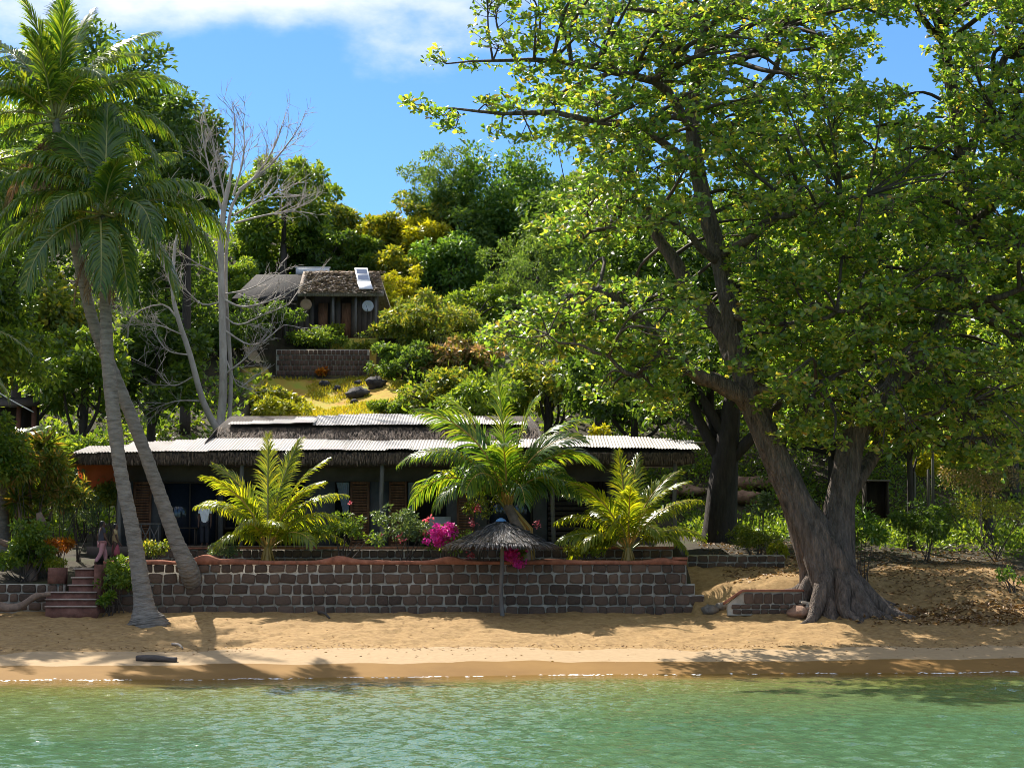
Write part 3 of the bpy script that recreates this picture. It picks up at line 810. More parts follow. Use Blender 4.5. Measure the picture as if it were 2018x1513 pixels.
# porch posts
def post(px, y, rr=.085):
    m_ = MB(); z = np.linspace(ZF, 7.3, 8)
    m_.tube(np.stack([X(px, y) + .02 * np.sin(z * 2), np.full(8, y), z], -1), rr, 9)
    m_.build("porch_post", M['greypost'], house, True)
for px in (235, 475, 752, 1090, 1330): post(px, 73.95)
m_ = MB(); m_.box(XL + .3, XR - .4, 73.86, 74.02, 7.05, 7.2); m_.build("eave_beam", M['darkwood'], house)
# orange tarp under the left eave
V = []; nq = 14
for k in range(nq):
    for j in range(5):
        u, v = k / (nq - 1), j / 4
        V.append((X(148 + 82 * u, 74.4), 74.4 + .25 * math.sin(u * 9 + v * 3) * .3 + .5 * v, Z(912 + (45 + 6 * math.sin(u * 7)) * v - 0 * u, 74.4) - .03 * math.sin(u * 6) + (.35 * (1 - u) * v if u < .3 else 0)))
q = [(k * 5 + j, k * 5 + 5 + j, k * 5 + 6 + j, k * 5 + 1 + j) for k in range(nq - 1) for j in range(4)]
tag(child("tarp", V, np.array(q), M['tarp'], house, True), "sunlit orange red cloth under the left eave")

# porch furniture
rl = thing("porch_railing", (X(290, 74.3), 74.3, ZF), "pale crossed wooden railing on the porch behind the leaning palms", "railing")
for k, a in enumerate((262, 279, 296)):
    for s0, s1 in ((0, 17), (17, 0)):
        m_ = MB(); m_.tube([(X(a + s0, 74.3), 74.3 + .03 * (s0 > 0), ZF + .05), (X(a + s1, 74.3), 74.3 + .03 * (s0 > 0), ZF + .75)], .022, 5); m_.build("brace", M['greypost'], rl)
for a in (262, 279, 296, 313):
    m_ = MB(); m_.tube([(X(a, 74.34), 74.36, ZF), (X(a, 74.34), 74.36, ZF + .85)], .03, 5); m_.build("post", M['greypost'], rl)
m_ = MB(); m_.box(X(258, 74.3), X(316, 74.3), 74.3, 74.4, ZF + .85, ZF + .9); m_.build("top_rail", M['greypost'], rl)

def lounge(px, y, label):
    x = X(px, y)
    r_ = thing("lounge_chair", (x, y, ZF), label, "chair")
    for sx in (-.36, .32):
        for sy in (-.3, .3):
            m_ = MB(); m_.box(x + sx, x + sx + .05, y + sy, y + sy + .05, ZF, ZF + .38); m_.build("leg", M['darkwood'], r_)
    m_ = MB(); m_.box(x - .4, x + .4, y - .36, y + .4, ZF + .381, ZF + .46); m_.build("seat", M['greycloth'], r_)
    m_ = MB(); V = [(x - .42, y + .3, ZF + .46), (x + .42, y + .3, ZF + .46), (x + .42, y + .55, ZF + 1.18), (x - .42, y + .55, ZF + 1.18)]
    m_.add(V + [(a, b_ + .1, c) for a, b_, c in V], [(0, 1, 2, 3), (7, 6, 5, 4), (0, 4, 5, 1), (1, 5, 6, 2), (2, 6, 7, 3), (3, 7, 4, 0)]); m_.build("backrest", M['greycloth'], r_)
lounge(866, 74.9, "pale grey cushioned chair on the porch behind the magenta bougainvillea")

def table(px, y):
    x = X(px, y)
    r_ = thing("porch_table", (x, y, ZF), "small dark table on the porch below the white shirt", "table")
    for sx in (-.45, .40):
        for sy in (-.25, .2):
            m_ = MB(); m_.box(x + sx, x + sx + .05, y + sy, y + sy + .05, ZF, ZF + .7); m_.build("leg", M['darkwood'], r_)
    m_ = MB(); m_.box(x - .5, x + .5, y - .3, y + .3, ZF + .701, ZF + .74); m_.build("table_top", M['darkwood'], r_)
table(365, 74.6)

# ------------------------------------------------------------------ upper hut
YH = 118.5
hut = thing("hillside_hut", (X(650, YH), YH, 16.9), "weathered wooden hut with thatched roof high on the hillside", "hut")
zf = 16.9
hx0, hx1 = X(470, YH), X(742, YH)
m_ = MB()
zev, zri = Z(578, YH - .9), Z(535, YH + 2.2)
xmid = X(590, YH)
# right roof, pale: sunlight put into the thatch colour
def roof_part(xa, xb, xra, xrb, mat, name, ze, zr):
    m_ = MB()
    V = [(xa, YH - 1.0, ze), (xb, YH - 1.0, ze), (xrb, YH + 2.2, zr), (xra, YH + 2.2, zr), (xa, YH + 5.4, ze), (xb, YH + 5.4, ze)]
    Vd = [(a, b_, c - .22) for a, b_, c in V]
    m_.add(V + Vd, [(0, 1, 2, 3), (3, 2, 5, 4), (7, 6, 9, 8), (8, 9, 10, 11), (6, 7, 1, 0), (10, 4, 5, 11)][:1] + [(3, 2, 5, 4), (6, 9, 8, 7), (9, 10, 11, 8), (0, 6, 7, 1), (4, 5, 11, 10), (0, 3, 9, 6), (3, 4, 10, 9), (1, 7, 8, 2), (2, 8, 11, 5)])
    return m_.build(name, mat, hut)
roof_part(xmid - .15, hx1 + .45, xmid - .15, hx1 - .1, M['litthatch'], "thatch_roof", zev, zri)
tag(roof_part(X(456, YH), xmid - .16, X(490, YH), xmid - .16, M['shadethatch'], "thatch_roof", Z(592, YH), Z(541, YH + 2.2)), "left half of the thatched roof with tree shade put into its dark colour")
def tufts(n, xr, rng, mat, name):
    xs_ = rng.uniform(*xr, n); t_ = rng.random(n)
    ys_ = YH - 1.05 + 3.2 * t_; zs_ = zev + (zri - zev) * t_ + .03
    w = rng.uniform(.04, .12, n); L_ = rng.uniform(.2, .5, n)
    V = np.stack([np.stack([xs_ - w, ys_, zs_], -1), np.stack([xs_ + w, ys_, zs_], -1), np.stack([xs_ + rng.normal(0, .12, n), ys_ - L_ * .9, zs_ - L_ * .28 + rng.uniform(0, .12, n)], -1)], 1).reshape(-1, 3)
    o = child(name, V, np.arange(3 * n).reshape(-1, 3), mat, hut); o["kind"] = "stuff"
M['palestraw'] = leaf_mat('pale_straw', [(.12, .09, .07), (.34, .27, .21), (.58, .50, .42), (.70, .62, .54)], trans=.05, tgain=1.0, rough=.8)
tufts(2600, (xmid, hx1 + .3), rng, M['palestraw'], "thatch_tuft")
zwt = zev - .05
npl = 26
for k in range(npl):
    a, b_ = hx0 + (hx1 - hx0) * k / npl, hx0 + (hx1 - hx0) * (k + 1) / npl
    c = CX + (a + b_) / 2 * F / YH
    if 622 < c < 645 or 668 < c < 690: continue
    m_ = MB(); m_.box(a, b_ - .03, YH, YH + .08 + .01 * (k % 2), zf, zwt); m_.build("wall_board", M['hutwood'], hut)
m_ = MB(); m_.box(hx0, hx1, YH + .5, YH + .6, zf, zwt + .4); m_.build("inner_wall", M['darkwood'], hut)
for c in (633, 679):
    m_ = MB(); m_.box(X(c - 9, YH), X(c + 9, YH), YH + .05, YH + .1, zf, Z(597, YH)); m_.build("door", M['wood'], hut)
for c in (474, 560, 655, 700, 740):
    m_ = MB(); m_.box(X(c, YH) - .07, X(c, YH) + .07, YH - .75, YH - .61, zf, zev + .08); m_.build("post", M['greypost'], hut)
# solar panels on the hut
zq = lambda y: zev + (zri - zev) * (y - (YH - 1.0)) / 3.2 + .22
def panel(p0, p1, skew, y0, y1, mat_cells, label):
    r_ = thing("solar_panel", (X((p0 + p1) / 2, y0), y0, zq(y0)), label, "solar panel")
    V = [(X(p0 + skew, y0), y0, zq(y0)), (X(p1 + skew, y0), y0, zq(y0)), (X(p1, y1), y1, zq(y1)), (X(p0, y1), y1, zq(y1))]
    m_ = MB(); m_.add(V + [(a, b_, c + .05) for a, b_, c in V], [(3, 2, 1, 0), (4, 5, 6, 7), (0, 1, 5, 4), (1, 2, 6, 5), (2, 3, 7, 6), (3, 0, 4, 7)]); m_.build("frame", M['alu'], r_)
    V = np.array([(a, b_, c + .058) for a, b_, c in V]); c0 = V.mean(0)
    if mat_cells is not None:
        for u0, u1 in ((.12, .47), (.53, .88)):
            e = lambda u, v: V[0] * (1 - u) * (1 - v) + V[1] * u * (1 - v) + V[2] * u * v + V[3] * (1 - u) * v
            child("cells", [e(.1, u0), e(.9, u0), e(.9, u1), e(.1, u1)], np.array([(0, 1, 2, 3)]), mat_cells, r_)
panel(695, 721, 6, YH + .15, YH + 2.1, M['panel'], "white framed solar panel on the pale hut roof")
panel(700, 727, 5, YH - .95, YH + .12, None, "plain white metal sheet below the solar panel on the hut roof")
sr = thing("metal_sheet", (X(611, YH + 2.6), YH + 2.6, zri), "grey metal panel standing along the ridge of the hut roof", "metal sheet")
m_ = MB(); m_.box(X(578, YH + 2.6), X(645, YH + 2.6), YH + 2.6, YH + 2.66, zri - .15, Z(528, YH + 2.6)); m_.build("sheet", M['dish'], sr)
m_ = MB(); m_.box(X(576, YH + 2.6), X(647, YH + 2.6), YH + 2.59, YH + 2.67, Z(528, YH + 2.6) + .002, Z(528, YH + 2.6) + .06); m_.build("rim", M['alu'], sr)
# round basket and satellite dish
def disc(name, px, py, y, r_m, mat, label, cat, bowl):
    c = P(px, py, y)
    r_ = thing(name, (c[0], c[1], c[2] - r_m), label, cat)
    V = [(c[0], c[1] + bowl, c[2])]; q = []
    n = 20
    for ring, (rr, dy) in enumerate(((.5, bowl * .7), (1.0, 0), (1.0, .05), (.5, bowl * .7 + .05))):
        for j in range(n):
            a = j * 2 * math.pi / n; V.append((c[0] + rr * r_m * math.cos(a), c[1] + dy, c[2] + rr * r_m * math.sin(a)))
    t = [(0, 1 + (j + 1) % n, 1 + j) for j in range(n)]
    for L_ in range(3):
        q += [(1 + L_ * n + j, 1 + L_ * n + (j + 1) % n, 1 + (L_ + 1) * n + (j + 1) % n, 1 + (L_ + 1) * n + j) for j in range(n)]
    child("bowl", V, [np.array(q), np.array(t)], mat, r_, True)
    m_ = MB(); m_.tube([(c[0], c[1] + bowl + .05, c[2]), (c[0], YH - .05, c[2] + (.4 if bowl < .1 else -.1))], .025, 5); m_.build("bracket", M['darkwood'], r_)
    if bowl > .1:
        m_ = MB(); m_.tube([(c[0], c[1] + .02, c[2] - r_m), (c[0] - .05, c[1] - .45, c[2] - .05)], .015, 5); m_.build("arm", M['darkwood'], r_)
disc("round_basket", 603, 600, YH - .8, .36, M['basket'], "round tan woven disc hanging on the hut front", "basket", .06)
disc("satellite_dish", 725, 603, YH - .7, .36, M['dish'], "pale grey satellite dish at the right corner of the hut", "dish", .14)

# hedge, retaining wall, rocks below the hut
rw = thing("retaining_wall", (X(620, 113.5), 113.5, 13.5), "reddish brick retaining wall below the hillside hut", "wall")
m_ = MB(); m_.box(X(540, 113.5), X(725, 113.5), 113.6, 114.0, 13.6, Z(688, 113.5)); m_.build("mortar_core", M['mortar'], rw)
z0, z1 = Z(740, 113.5), Z(689, 113.5)
M['brick'] = surf_mat('hill_brick', [(.06, .035, .026), (.11, .063, .045), (.16, .095, .07)], scale=3, bump=.4, rnd=.6)
BR = mesh_np("brick", *(lambda b: (b.arr(), b.faces()))(MB().box(-.5, .5, 0, 1, -.5, .5)), M['brick'])
for r_ in range(5):
    n = 20
    for k in range(n):
        w = (X(722, 113.5) - X(542, 113.5)) / n
        o = link("brick", BR, rw); b_ = origin(rw)
        o.location = (X(542, 113.5) + (k + .5 + .5 * (r_ % 2) * .9) * w - b_[0], 113.52 - b_[1], z0 + (z1 - z0) * (r_ + .5) / 5 - b_[2])
        o.scale = (w - .05, .09, (z1 - z0) / 5 - .05)
def rock(px, py, Y, r_m, label, mat, name="rock", seed=0, flat=.7, zoff=.25):
    rg = np.random.default_rng(seed + 100)
    c = P(px, py, Y); gz = h1(c[0], Y)
    n, m2 = 12, 8
    V = []
    for a in range(1, m2):
        for b_ in range(n):
            th, ph = math.pi * a / m2, 2 * math.pi * b_ / n
            V.append((math.sin(th) * math.cos(ph), math.sin(th) * math.sin(ph), math.cos(th)))
    V += [(0, 0, 1), (0, 0, -1)]
    V = np.array(V); V *= (1 + rg.normal(0, .15, (len(V), 1))) * r_m; V[:, 2] *= flat
    V[:, 0] *= rg.uniform(.9, 1.3)
    q = [(a * n + b_, a * n + (b_ + 1) % n, (a + 1) * n + (b_ + 1) % n, (a + 1) * n + b_) for a in range(m2 - 2) for b_ in range(n)]
    t = [((m2 - 1) * n, (b_ + 1) % n, b_) for b_ in range(n)] + [((m2 - 1) * n + 1, (m2 - 2) * n + b_, (m2 - 2) * n + (b_ + 1) % n) for b_ in range(n)]
    o = link(name, mesh_np(name, V, [np.array(q), np.array(t)], mat, False), None, (c[0], Y, gz + r_m * flat * zoff))
    return tag(o, label, "rock")
def Yon(px, py, y0=86, y1=140):
    """distance at which the view ray of a pixel meets the ground"""
    yy = np.linspace(y0, y1, 1500); u = (CY - py) / F
    fy = math.cos(PITCH) - math.sin(PITCH) * u; fz = math.sin(PITCH) + math.cos(PITCH) * u
    d = CAMZ + fz * yy / fy - h((px - CX) / F * yy / fy, yy)
    w = np.where(d <= 0)[0]
    return float(yy[w[0]]) if len(w) else y1
for k, (px, py, r_, lb) in enumerate(((706, 782, .55, "largest dark boulder on the sunlit grassy slope"), (665, 768, .26, "small dark rock left of the largest boulder on the grassy slope"), (740, 763, .60, "wide low dark rock right of the largest boulder on the slope"), (706, 757, .24, "small dark rock just above the largest boulder on the slope"), (640, 760, .3, "low dark stone at the left edge of the rocks on the slope"), (698, 793, .2, "small stone just below the largest boulder on the slope"))):
    rock(px, py, Yon(px, py), r_, lb, M['rock'], seed=k, zoff=.4)

# ------------------------------------------------------------------ palms
def frond(root, p0, az, e0, L_, droop, rng, mat, rach, lw=.75, npair=58, width=.05, hang=.55, roll=0.0, twist=0.0, name="frond", petiole=.14):
    """az: heading (radians, 0=+x, 90=away), e0: start elevation, droop: total bend"""
    n = 26
    s = np.linspace(0, 1, n)
    e = e0 - droop * s ** 1.35
    a = az + twist * s ** 1.5
    T = np.stack([np.cos(e) * np.cos(a), np.cos(e) * np.sin(a), np.sin(e)], -1)
    pts = p0 + np.vstack([[0, 0, 0], np.cumsum(T[:-1], 0)]) * L_ / (n - 1)
    mb = MB()
    mb.tube(pts, np.linspace(.05, .010, n) * (L_ / 4) ** .5, 5, cap=False)
    nr = len(mb.faces()[0])
    # leaflets
    k = np.linspace(petiole, .995, npair); k = np.repeat(k, 2); side = np.tile([1.0, -1.0], npair)
    k = np.clip(k + rng.normal(0, .004, len(k)), 0, 1)
    idx = k * (n - 1); i0 = np.clip(idx.astype(int), 0, n - 2); f = (idx - i0)[:, None]
    pb = pts[i0] * (1 - f) + pts[i0 + 1] * f
    Tk = nrm(T[i0] * (1 - f) + T[i0 + 1] * f)
    Sk = nrm(np.cross(Tk, np.array([0, 0, 1.0]) + 1e-4)); Uk = np.cross(Sk, Tk)
    if roll:
        Sk, Uk = Sk * math.cos(roll) + Uk * math.sin(roll), Uk * math.cos(roll) - Sk * math.sin(roll)
    prof = np.clip(1 - (1.55 * (k - .48)) ** 2, .22, 1) * lw * rng.uniform(.85, 1.1, len(k))
    fw = np.interp(k, [0, .5, 1], [.45, .7, 1.6]) * (1.9 if e0 > 1.2 else 1.0)
    d0 = nrm(Sk * side[:, None] + Tk * (fw[:, None]) + Uk * (.28 - .1 * k[:, None]) + rng.normal(0, .12, Tk.shape))
    g = np.array([0, 0, -1.0])
    h_ = hang * (.45 if e0 > 1.2 else 1.0) * rng.uniform(.7, 1.3, len(k))[:, None]
    d1 = nrm(d0 + g * h_); d2 = nrm(d1 + g * h_ * 1.3)
    p1 = pb + d0 * (prof * .34)[:, None]; p2 = p1 + d1 * (prof * .36)[:, None]; p3 = p2 + d2 * (prof * .30)[:, None]
    W0 = nrm(Tk - d0 * (Tk * d0).sum(-1, keepdims=True)); W1 = nrm(Tk - d1 * (Tk * d1).sum(-1, keepdims=True) + Uk * .15 * side[:, None])
    w = (width * .5 * np.clip(prof / lw, .5, 1))[:, None]
    V = np.stack([pb - W0 * w * .6, pb + W0 * w * .6, p1 - W0 * w, p1 + W0 * w, p2 - W1 * w * .8, p2 + W1 * w * .8, p3], 1)
    m = len(k); b = np.arange(m)[:, None] * 7
    q = np.concatenate([b + [0, 1, 3, 2], b + [2, 3, 5, 4]]); t = b + [4, 5, 6]
    mb.add(V.reshape(-1, 3), q, t)
    Fc = mb.faces()
    mi = np.concatenate([np.zeros(nr, int), np.ones(sum(len(x) for x in Fc) - nr, int)])
    return child(name, mb.arr(), Fc, [rach, mat], root, False, mi)

def palm_trunk(root, ctrl, name="trunk"):
    p = spline(ctrl, 210)
    rings = 1 + .05 * ((np.arange(210) % 4) == 0) - .03 * ((np.arange(210) % 4) == 1) + .03 * vnoise(np.arange(210) * .09, np.zeros(210) + ctrl[0][0])
    mb = MB(); mb.tube(p[:, :3], p[:, 3] * rings, 12, wob=.02, rng=np.random.default_rng(3))
    return mb.build(name, M['palmbark'], root, True)

def coco(root, top, r_):
    mb = MB(); n, m2 = 8, 6
    V = [(math.sin(math.pi * a / m2) * math.cos(2 * math.pi * b / n), math.sin(math.pi * a / m2) * math.sin(2 * math.pi * b / n), 1.25 * math.cos(math.pi * a / m2)) for a in range(1, m2) for b in range(n)] + [(0, 0, 1.25), (0, 0, -1.25)]
    q = [(a * n + b, a * n + (b + 1) % n, (a + 1) * n + (b + 1) % n, (a + 1) * n + b) for a in range(m2 - 2) for b in range(n)]
    t = [((m2 - 1) * n, b, (b + 1) % n) for b in range(n)] + [((m2 - 1) * n + 1, (m2 - 2) * n + (b + 1) % n, (m2 - 2) * n + b) for b in range(n)]
    mb.add(np.array(V) * r_ + top, q, t); mb.build("coconut", M['coconut'], root, True)
M['coconut'] = plain('coconut_husk', (.16, .15, .04), .6)

D = math.radians
YA, YB = 65.3, 68.9
# palm A: base on the sand, crown at (205,415)
pa = P(287, 1222, YA); pa[2] = h1(pa[0], YA)
palmA = thing("coconut_palm", pa, "coconut palm rooted in the sand with lower crown and slim grey trunk", "palm tree")
A = [(*(P(290, 1246, YA)), .95), (*(P(289, 1226, YA)), .72), (*P(285, 1203, YA), .42), (*P(278, 1150, YA), .31), (*P(262, 1050, YA), .26), (*P(238, 930, YA + .1), .24), (*P(224, 820, YA + .2), .24), (*P(212, 700, YA + .4), .23), (*P(207, 580, YA + .5), .20), (*P(205, 470, YA + .6), .17), (*P(205, 425, YA + .6), .15)]
palm_trunk(palmA, A)
rngp = np.random.default_rng(31)
ca_ = P(205, 425, YA + .6)
# (azimuth deg, elevation deg, length m, droop deg): explicit outline first
fa = [(178, 40, 3.9, 105, 0), (168, 15, 4.2, 80, 0), (190, 60, 3.7, 95, 0), (150, 74, 3.6, 55, 0), (100, 86, 4.1, 22, 0), (50, 70, 3.8, 55, 0), (14, 52, 3.9, 72, 0), (4, 28, 4.3, 88, 0), (350, 6, 4.3, 80, 0), (335, -18, 4.2, 62, 0), (318, 30, 3.3, 125, 0), (284, -12, 3.7, 75, 0), (232, -14, 4.3, 64, 0), (205, 0, 4.2, 72, 0), (240, 40, 3.0, 125, 0), (130, 40, 3.6, 85, 0), (75, 38, 3.6, 85, 0), (300, 72, 2.9, 80, 0), (302, -38, 3.8, 42, 0), (182, 70, 3.7, 78, 0)]
for az, e0, L_, dr, _ in fa:
    frond(palmA, ca_ + rngp.normal(0, .08, 3), D(az), D(e0 + rngp.normal(0, 3)), L_ * rngp.uniform(1.08, 1.2), D(dr + 6), rngp, M['frond'], M['rachis'], lw=1.2, npair=96, width=.072, hang=.95, roll=rngp.normal(0, .4))
for k in range(7):
    coco(palmA, ca_ + np.array([rngp.uniform(-.35, .35), -.25 + rngp.uniform(-.1, .1), -.35 + rngp.uniform(-.2, .1)]), .13)
for az in (250, 200, 300):
    frond(palmA, ca_ - np.array([0, 0, .3]), D(az), D(-60), 3.0, D(28), rngp, M['dead'], M['dead'], lw=.6, npair=40, hang=1.2, name="dead_frond")

# palm B: foot in the wall, crossing behind, crown at (110,215)
pb = P(372, 1140, YB - .6)
palmB = thing("coconut_palm", (pb[0], YB - .6, 2.4), "tall coconut palm growing out of the terrace wall, leaning left with the highest crown", "palm tree")
B_ = [(*P(388, 1162, 69.2), .30), (*P(379, 1143, 68.65), .36), (*P(368, 1112, 68.15), .33), (*P(345, 1060, 68.0), .27), (*P(310, 960, 67.9), .24), (*P(270, 850, 67.8), .23), (*P(228, 745, 67.9), .22), (*P(190, 655, 68.0), .21), (*P(165, 560, 68.0), .20), (*P(140, 440, 68.0), .18), (*P(120, 320, 68.0), .16), (*P(110, 235, 68.0), .14)]
palm_trunk(palmB, B_)
cb_ = P(110, 235, 68)
fb = [(178, 45, 4.4, 88), (165, 22, 4.4, 82), (140, 68, 4.4, 45), (95, 86, 4.8, 18), (70, 78, 4.7, 32), (45, 62, 4.6, 60), (12, 48, 4.6, 66), (2, 24, 4.9, 88), (345, 12, 4.4, 80), (310, 50, 3.6, 95), (262, 68, 3.8, 60), (225, 40, 3.8, 90), (200, 62, 4.3, 62), (200, -5, 4.0, 75), (120, 40, 4.2, 85), (60, 36, 4.2, 85), (290, 82, 4.2, 30), (240, 80, 4.4, 35), (18, 66, 5.0, 52), (162, 62, 4.8, 55), (0, 6, 4.6, 72)]
for az, e0, L_, dr in fb:
    frond(palmB, cb_ + rngp.normal(0, .08, 3), D(az), D(e0 + rngp.normal(0, 3)), L_ * rngp.uniform(1.0, 1.1), D(dr), rngp, M['frond'], M['rachis'], lw=1.25, npair=90, width=.07, hang=.7, roll=rngp.normal(0, .4))
for az, e_, L_ in ((200, -50, 3.5), (250, -62, 3.8), (300, -60, 3.5), (170, -45, 3.6), (330, -55, 3.4), (275, -70, 4.2), (225, -66, 4.0)):
    frond(palmB, cb_ - np.array([0, 0, .4]), D(az), D(e_), L_, D(30), rngp, M['dead'], M['dead'], lw=.7, npair=44, hang=1.2, name="dead_frond")

# palms further left, behind
def back_palm(px, py, Y, L_, n, label, seed, basepx):
    rg = np.random.default_rng(seed)
    bx = X(basepx, Y); root = thing("coconut_palm", (bx, Y, h1(bx, Y)), label, "palm tree")
    c = P(px, py, Y)
    palm_trunk(root, [(bx, Y, h1(bx, Y) - .3, .3), (bx * .5 + c[0] * .5 - .3, Y, (h1(bx, Y) + c[2]) / 2, .22), (c[0], Y, c[2], .16)])
    for k in range(n):
        frond(root, c, 2 * math.pi * k / n + rg.normal(0, .15), D(rg.uniform(-35, 78)), L_ * rg.uniform(.85, 1.1), D(rg.uniform(60, 100)), rg, M['frond'], M['rachis'], lw=.9, npair=50, width=.065, hang=.7, roll=rg.normal(0, .3))
back_palm(-40, 330, 75, 4.6, 24, "coconut palm at the left edge with fronds reaching into view from outside", 71, -120)
back_palm(20, 900, 73.5, 1.8, 12, "small palm with feathery dark fronds at the far left of the garden", 72, 20)

# young palms on the terrace
def young(base_px, base_py, Y, fr, label, stalk=.5, mat='youngfrond', seed=1, trunk_r=.14, up=.55, lw=.55, width=.055, lean=0.0, bark='rachis_orange'):
    rg = np.random.default_rng(seed)
    b = P(base_px, base_py, Y); b[2] = h1(b[0], Y)
    root = thing("young_palm", b, label, "palm tree")
    top = b + np.array([lean, 0, up])
    mb = MB(); p = spline([(*b, trunk_r * 1.3), (*(b + [lean * .35, 0, up * .5]), trunk_r), (*top, trunk_r * .8)], 12); mb.tube(p[:, :3], p[:, 3] * (1 + .06 * (np.arange(12) % 2)), 10)
    mb.build("trunk", M[bark], root, True)
    for az, e0, L_, dr in fr:
        frond(root, top + np.array([math.cos(D(az)) * .06, math.sin(D(az)) * .06, -.15 + rg.normal(0, .05)]), D(az), D(e0), L_, D(dr), rg, M[mat], M['rachis_orange'] if rg.random() < .7 else M['rachis'], lw=lw * 1.3, npair=60, width=width * 1.1, hang=.8, roll=rg.normal(0, .45), petiole=.2)
    # dry leaf bases round the stem
    for k in range(5):
        a = k * 1.256 + .3; mb = MB()
        mb.tube([b + [math.cos(a) * .28, math.sin(a) * .28, .03], b + [math.cos(a) * .16, math.sin(a) * .16, up * .6], top + [math.cos(a) * .05, math.sin(a) * .05, .1]], [.03, .045, .03], 5); mb.build("leaf_base", M['rachis_orange'], root, True)
    return root
young(527, 1104, 70.2, [(178, 68, 3.4, 88), (165, 64, 3.2, 72), (172, 78, 3.8, 50), (100, 86, 4.3, 12), (40, 82, 4.2, 25), (10, 76, 4.0, 45), (4, 66, 3.7, 75), (352, 55, 3.3, 85), (358, 36, 3.0, 75), (330, 45, 2.3, 105), (290, 62, 2.3, 95), (245, 58, 2.4, 100), (215, 45, 2.3, 105), (60, 55, 3.0, 80), (120, 60, 3.0, 80), (200, 72, 3.6, 60), (335, 72, 3.5, 60)], "young coconut palm left of the house doors with bright upright centre fronds", seed=41, up=.7, lw=.62)
young(1040, 1108, 70.6, [(178, 68, 5.0, 112), (172, 52, 4.3, 122), (186, 78, 5.2, 75), (160, 80, 5.0, 50), (110, 86, 5.3, 20), (60, 80, 5.0, 45), (14, 80, 4.9, 80), (4, 72, 4.5, 115), (350, 58, 3.4, 125), (320, 60, 3.4, 125), (285, 55, 3.0, 130), (240, 60, 3.6, 125), (212, 48, 3.6, 120), (200, 66, 4.4, 95), (130, 60, 4.0, 90), (50, 60, 4.0, 90), (265, 78, 3.8, 95), (335, 76, 4.4, 90)], "largest young coconut palm in front of the house beside the thatched parasol", seed=42, up=2.2, trunk_r=.22, lean=-.75, bark='log', mat='frond', lw=.85, width=.06)
young(1238, 1104, 70.2, [(172, 56, 3.1, 88), (182, 40, 2.8, 80), (165, 70, 3.3, 70), (188, 24, 2.5, 85), (110, 85, 3.7, 20), (70, 82, 3.7, 30), (25, 74, 3.7, 50), (12, 58, 3.4, 62), (3, 42, 3.0, 78), (345, 38, 2.4, 100), (300, 55, 2.4, 105), (250, 60, 2.5, 100), (215, 44, 2.4, 105), (60, 60, 3.0, 70), (125, 60, 3.0, 70), (270, 76, 3.0, 60), (200, 72, 3.4, 60), (340, 72, 3.3, 60)], "young coconut palm near the right end of the terrace wall", seed=43, up=.7, lw=.62)

# ------------------------------------------------------------------ leaf clouds
def leaf_mesh(C, Dr, Nn, L_, W, fold=.12, droop=.12):
    """pointed leaf, two triangles each"""
    Dr = nrm(Dr); Sd = nrm(np.cross(Dr, Nn)); Nn = np.cross(Sd, Dr)
    L1, W1 = L_[:, None], W[:, None]
    tip = C + Dr * L1 - Nn * L1 * droop
    mid = C + Dr * L1 * .48
    l = mid + Sd * W1 * .5 + Nn * W1 * fold; r = mid - Sd * W1 * .5 + Nn * W1 * fold
    V = np.stack([C, r, tip, l], 1).reshape(-1, 3)
    b = np.arange(len(C))[:, None] * 4
    return V, np.concatenate([b + [0, 1, 2], b + [0, 2, 3]])

def big_leaf(C, Dr, Nn, L_, W, droop=.18, fold=.14):
    """broad leaf widest near the tip, four triangles"""
    Dr = nrm(Dr); Sd = nrm(np.cross(Dr, Nn)); Nn = np.cross(Sd, Dr)
    L1, W1 = L_[:, None], W[:, None]
    a = C + Dr * L1 * .40; b_ = C + Dr * L1 * .78 - Nn * L1 * droop * .45
    tip = C + Dr * L1 - Nn * L1 * droop
    V = np.stack([C, a - Sd * W1 * .30 + Nn * W1 * fold * .6, b_ - Sd * W1 * .5 + Nn * W1 * fold, tip, b_ + Sd * W1 * .5 + Nn * W1 * fold, a + Sd * W1 * .30 + Nn * W1 * fold * .6], 1).reshape(-1, 3)
    b0 = np.arange(len(C))[:, None] * 6
    return V, np.concatenate([b0 + [0, 1, 5], b0 + [1, 2, 4], b0 + [1, 4, 5], b0 + [2, 3, 4]])

def crown(center, Rr, nclump, nleaf, leaf, rng, frac=.30, low=-.5, flat=.75, aspect=.5, up=.55, hollow=.55, hang=0.0):
    """leaves on many overlapping clumps spread through an ellipsoid"""
    d = nrm(rng.normal(0, 1, (nclump * 3, 3))); d = d[d[:, 2] > low][:nclump]
    rad = hollow + (1 - hollow) * rng.random((len(d), 1)) ** .6
    jit = 1 + .20 * rng.normal(0, 1, (len(d), 1))
    cc = np.asarray(center) + d * np.asarray(Rr) * rad * jit
    cr = float(np.mean(Rr)) * frac * rng.uniform(.55, 1.35, len(d))
    w = cr ** 2; ci = rng.choice(len(d), nleaf, p=w / w.sum())
    dd = nrm(rng.normal(0, 1, (nleaf, 3)) + np.array([0, 0, .35]) + d[ci] * .35)
    rr = cr[ci] * rng.random(nleaf) ** .33
    C = cc[ci] + dd * rr[:, None] * np.array([1, 1, flat])
    if hang: C[:, 2] -= hang * rng.random(nleaf) ** 3 * cr[ci]
    Dr = nrm(dd * .8 + rng.normal(0, .55, (nleaf, 3)) + np.array([0, 0, -.25]))
    Nn = nrm(np.array([0, 0, up]) + dd * .4 + rng.normal(0, .45, (nleaf, 3)))
    L_ = leaf * rng.uniform(.65, 1.3, nleaf)
    return leaf_mesh(C, Dr, Nn, L_, L_ * aspect * rng.uniform(.8, 1.2, nleaf)) + (cc,)

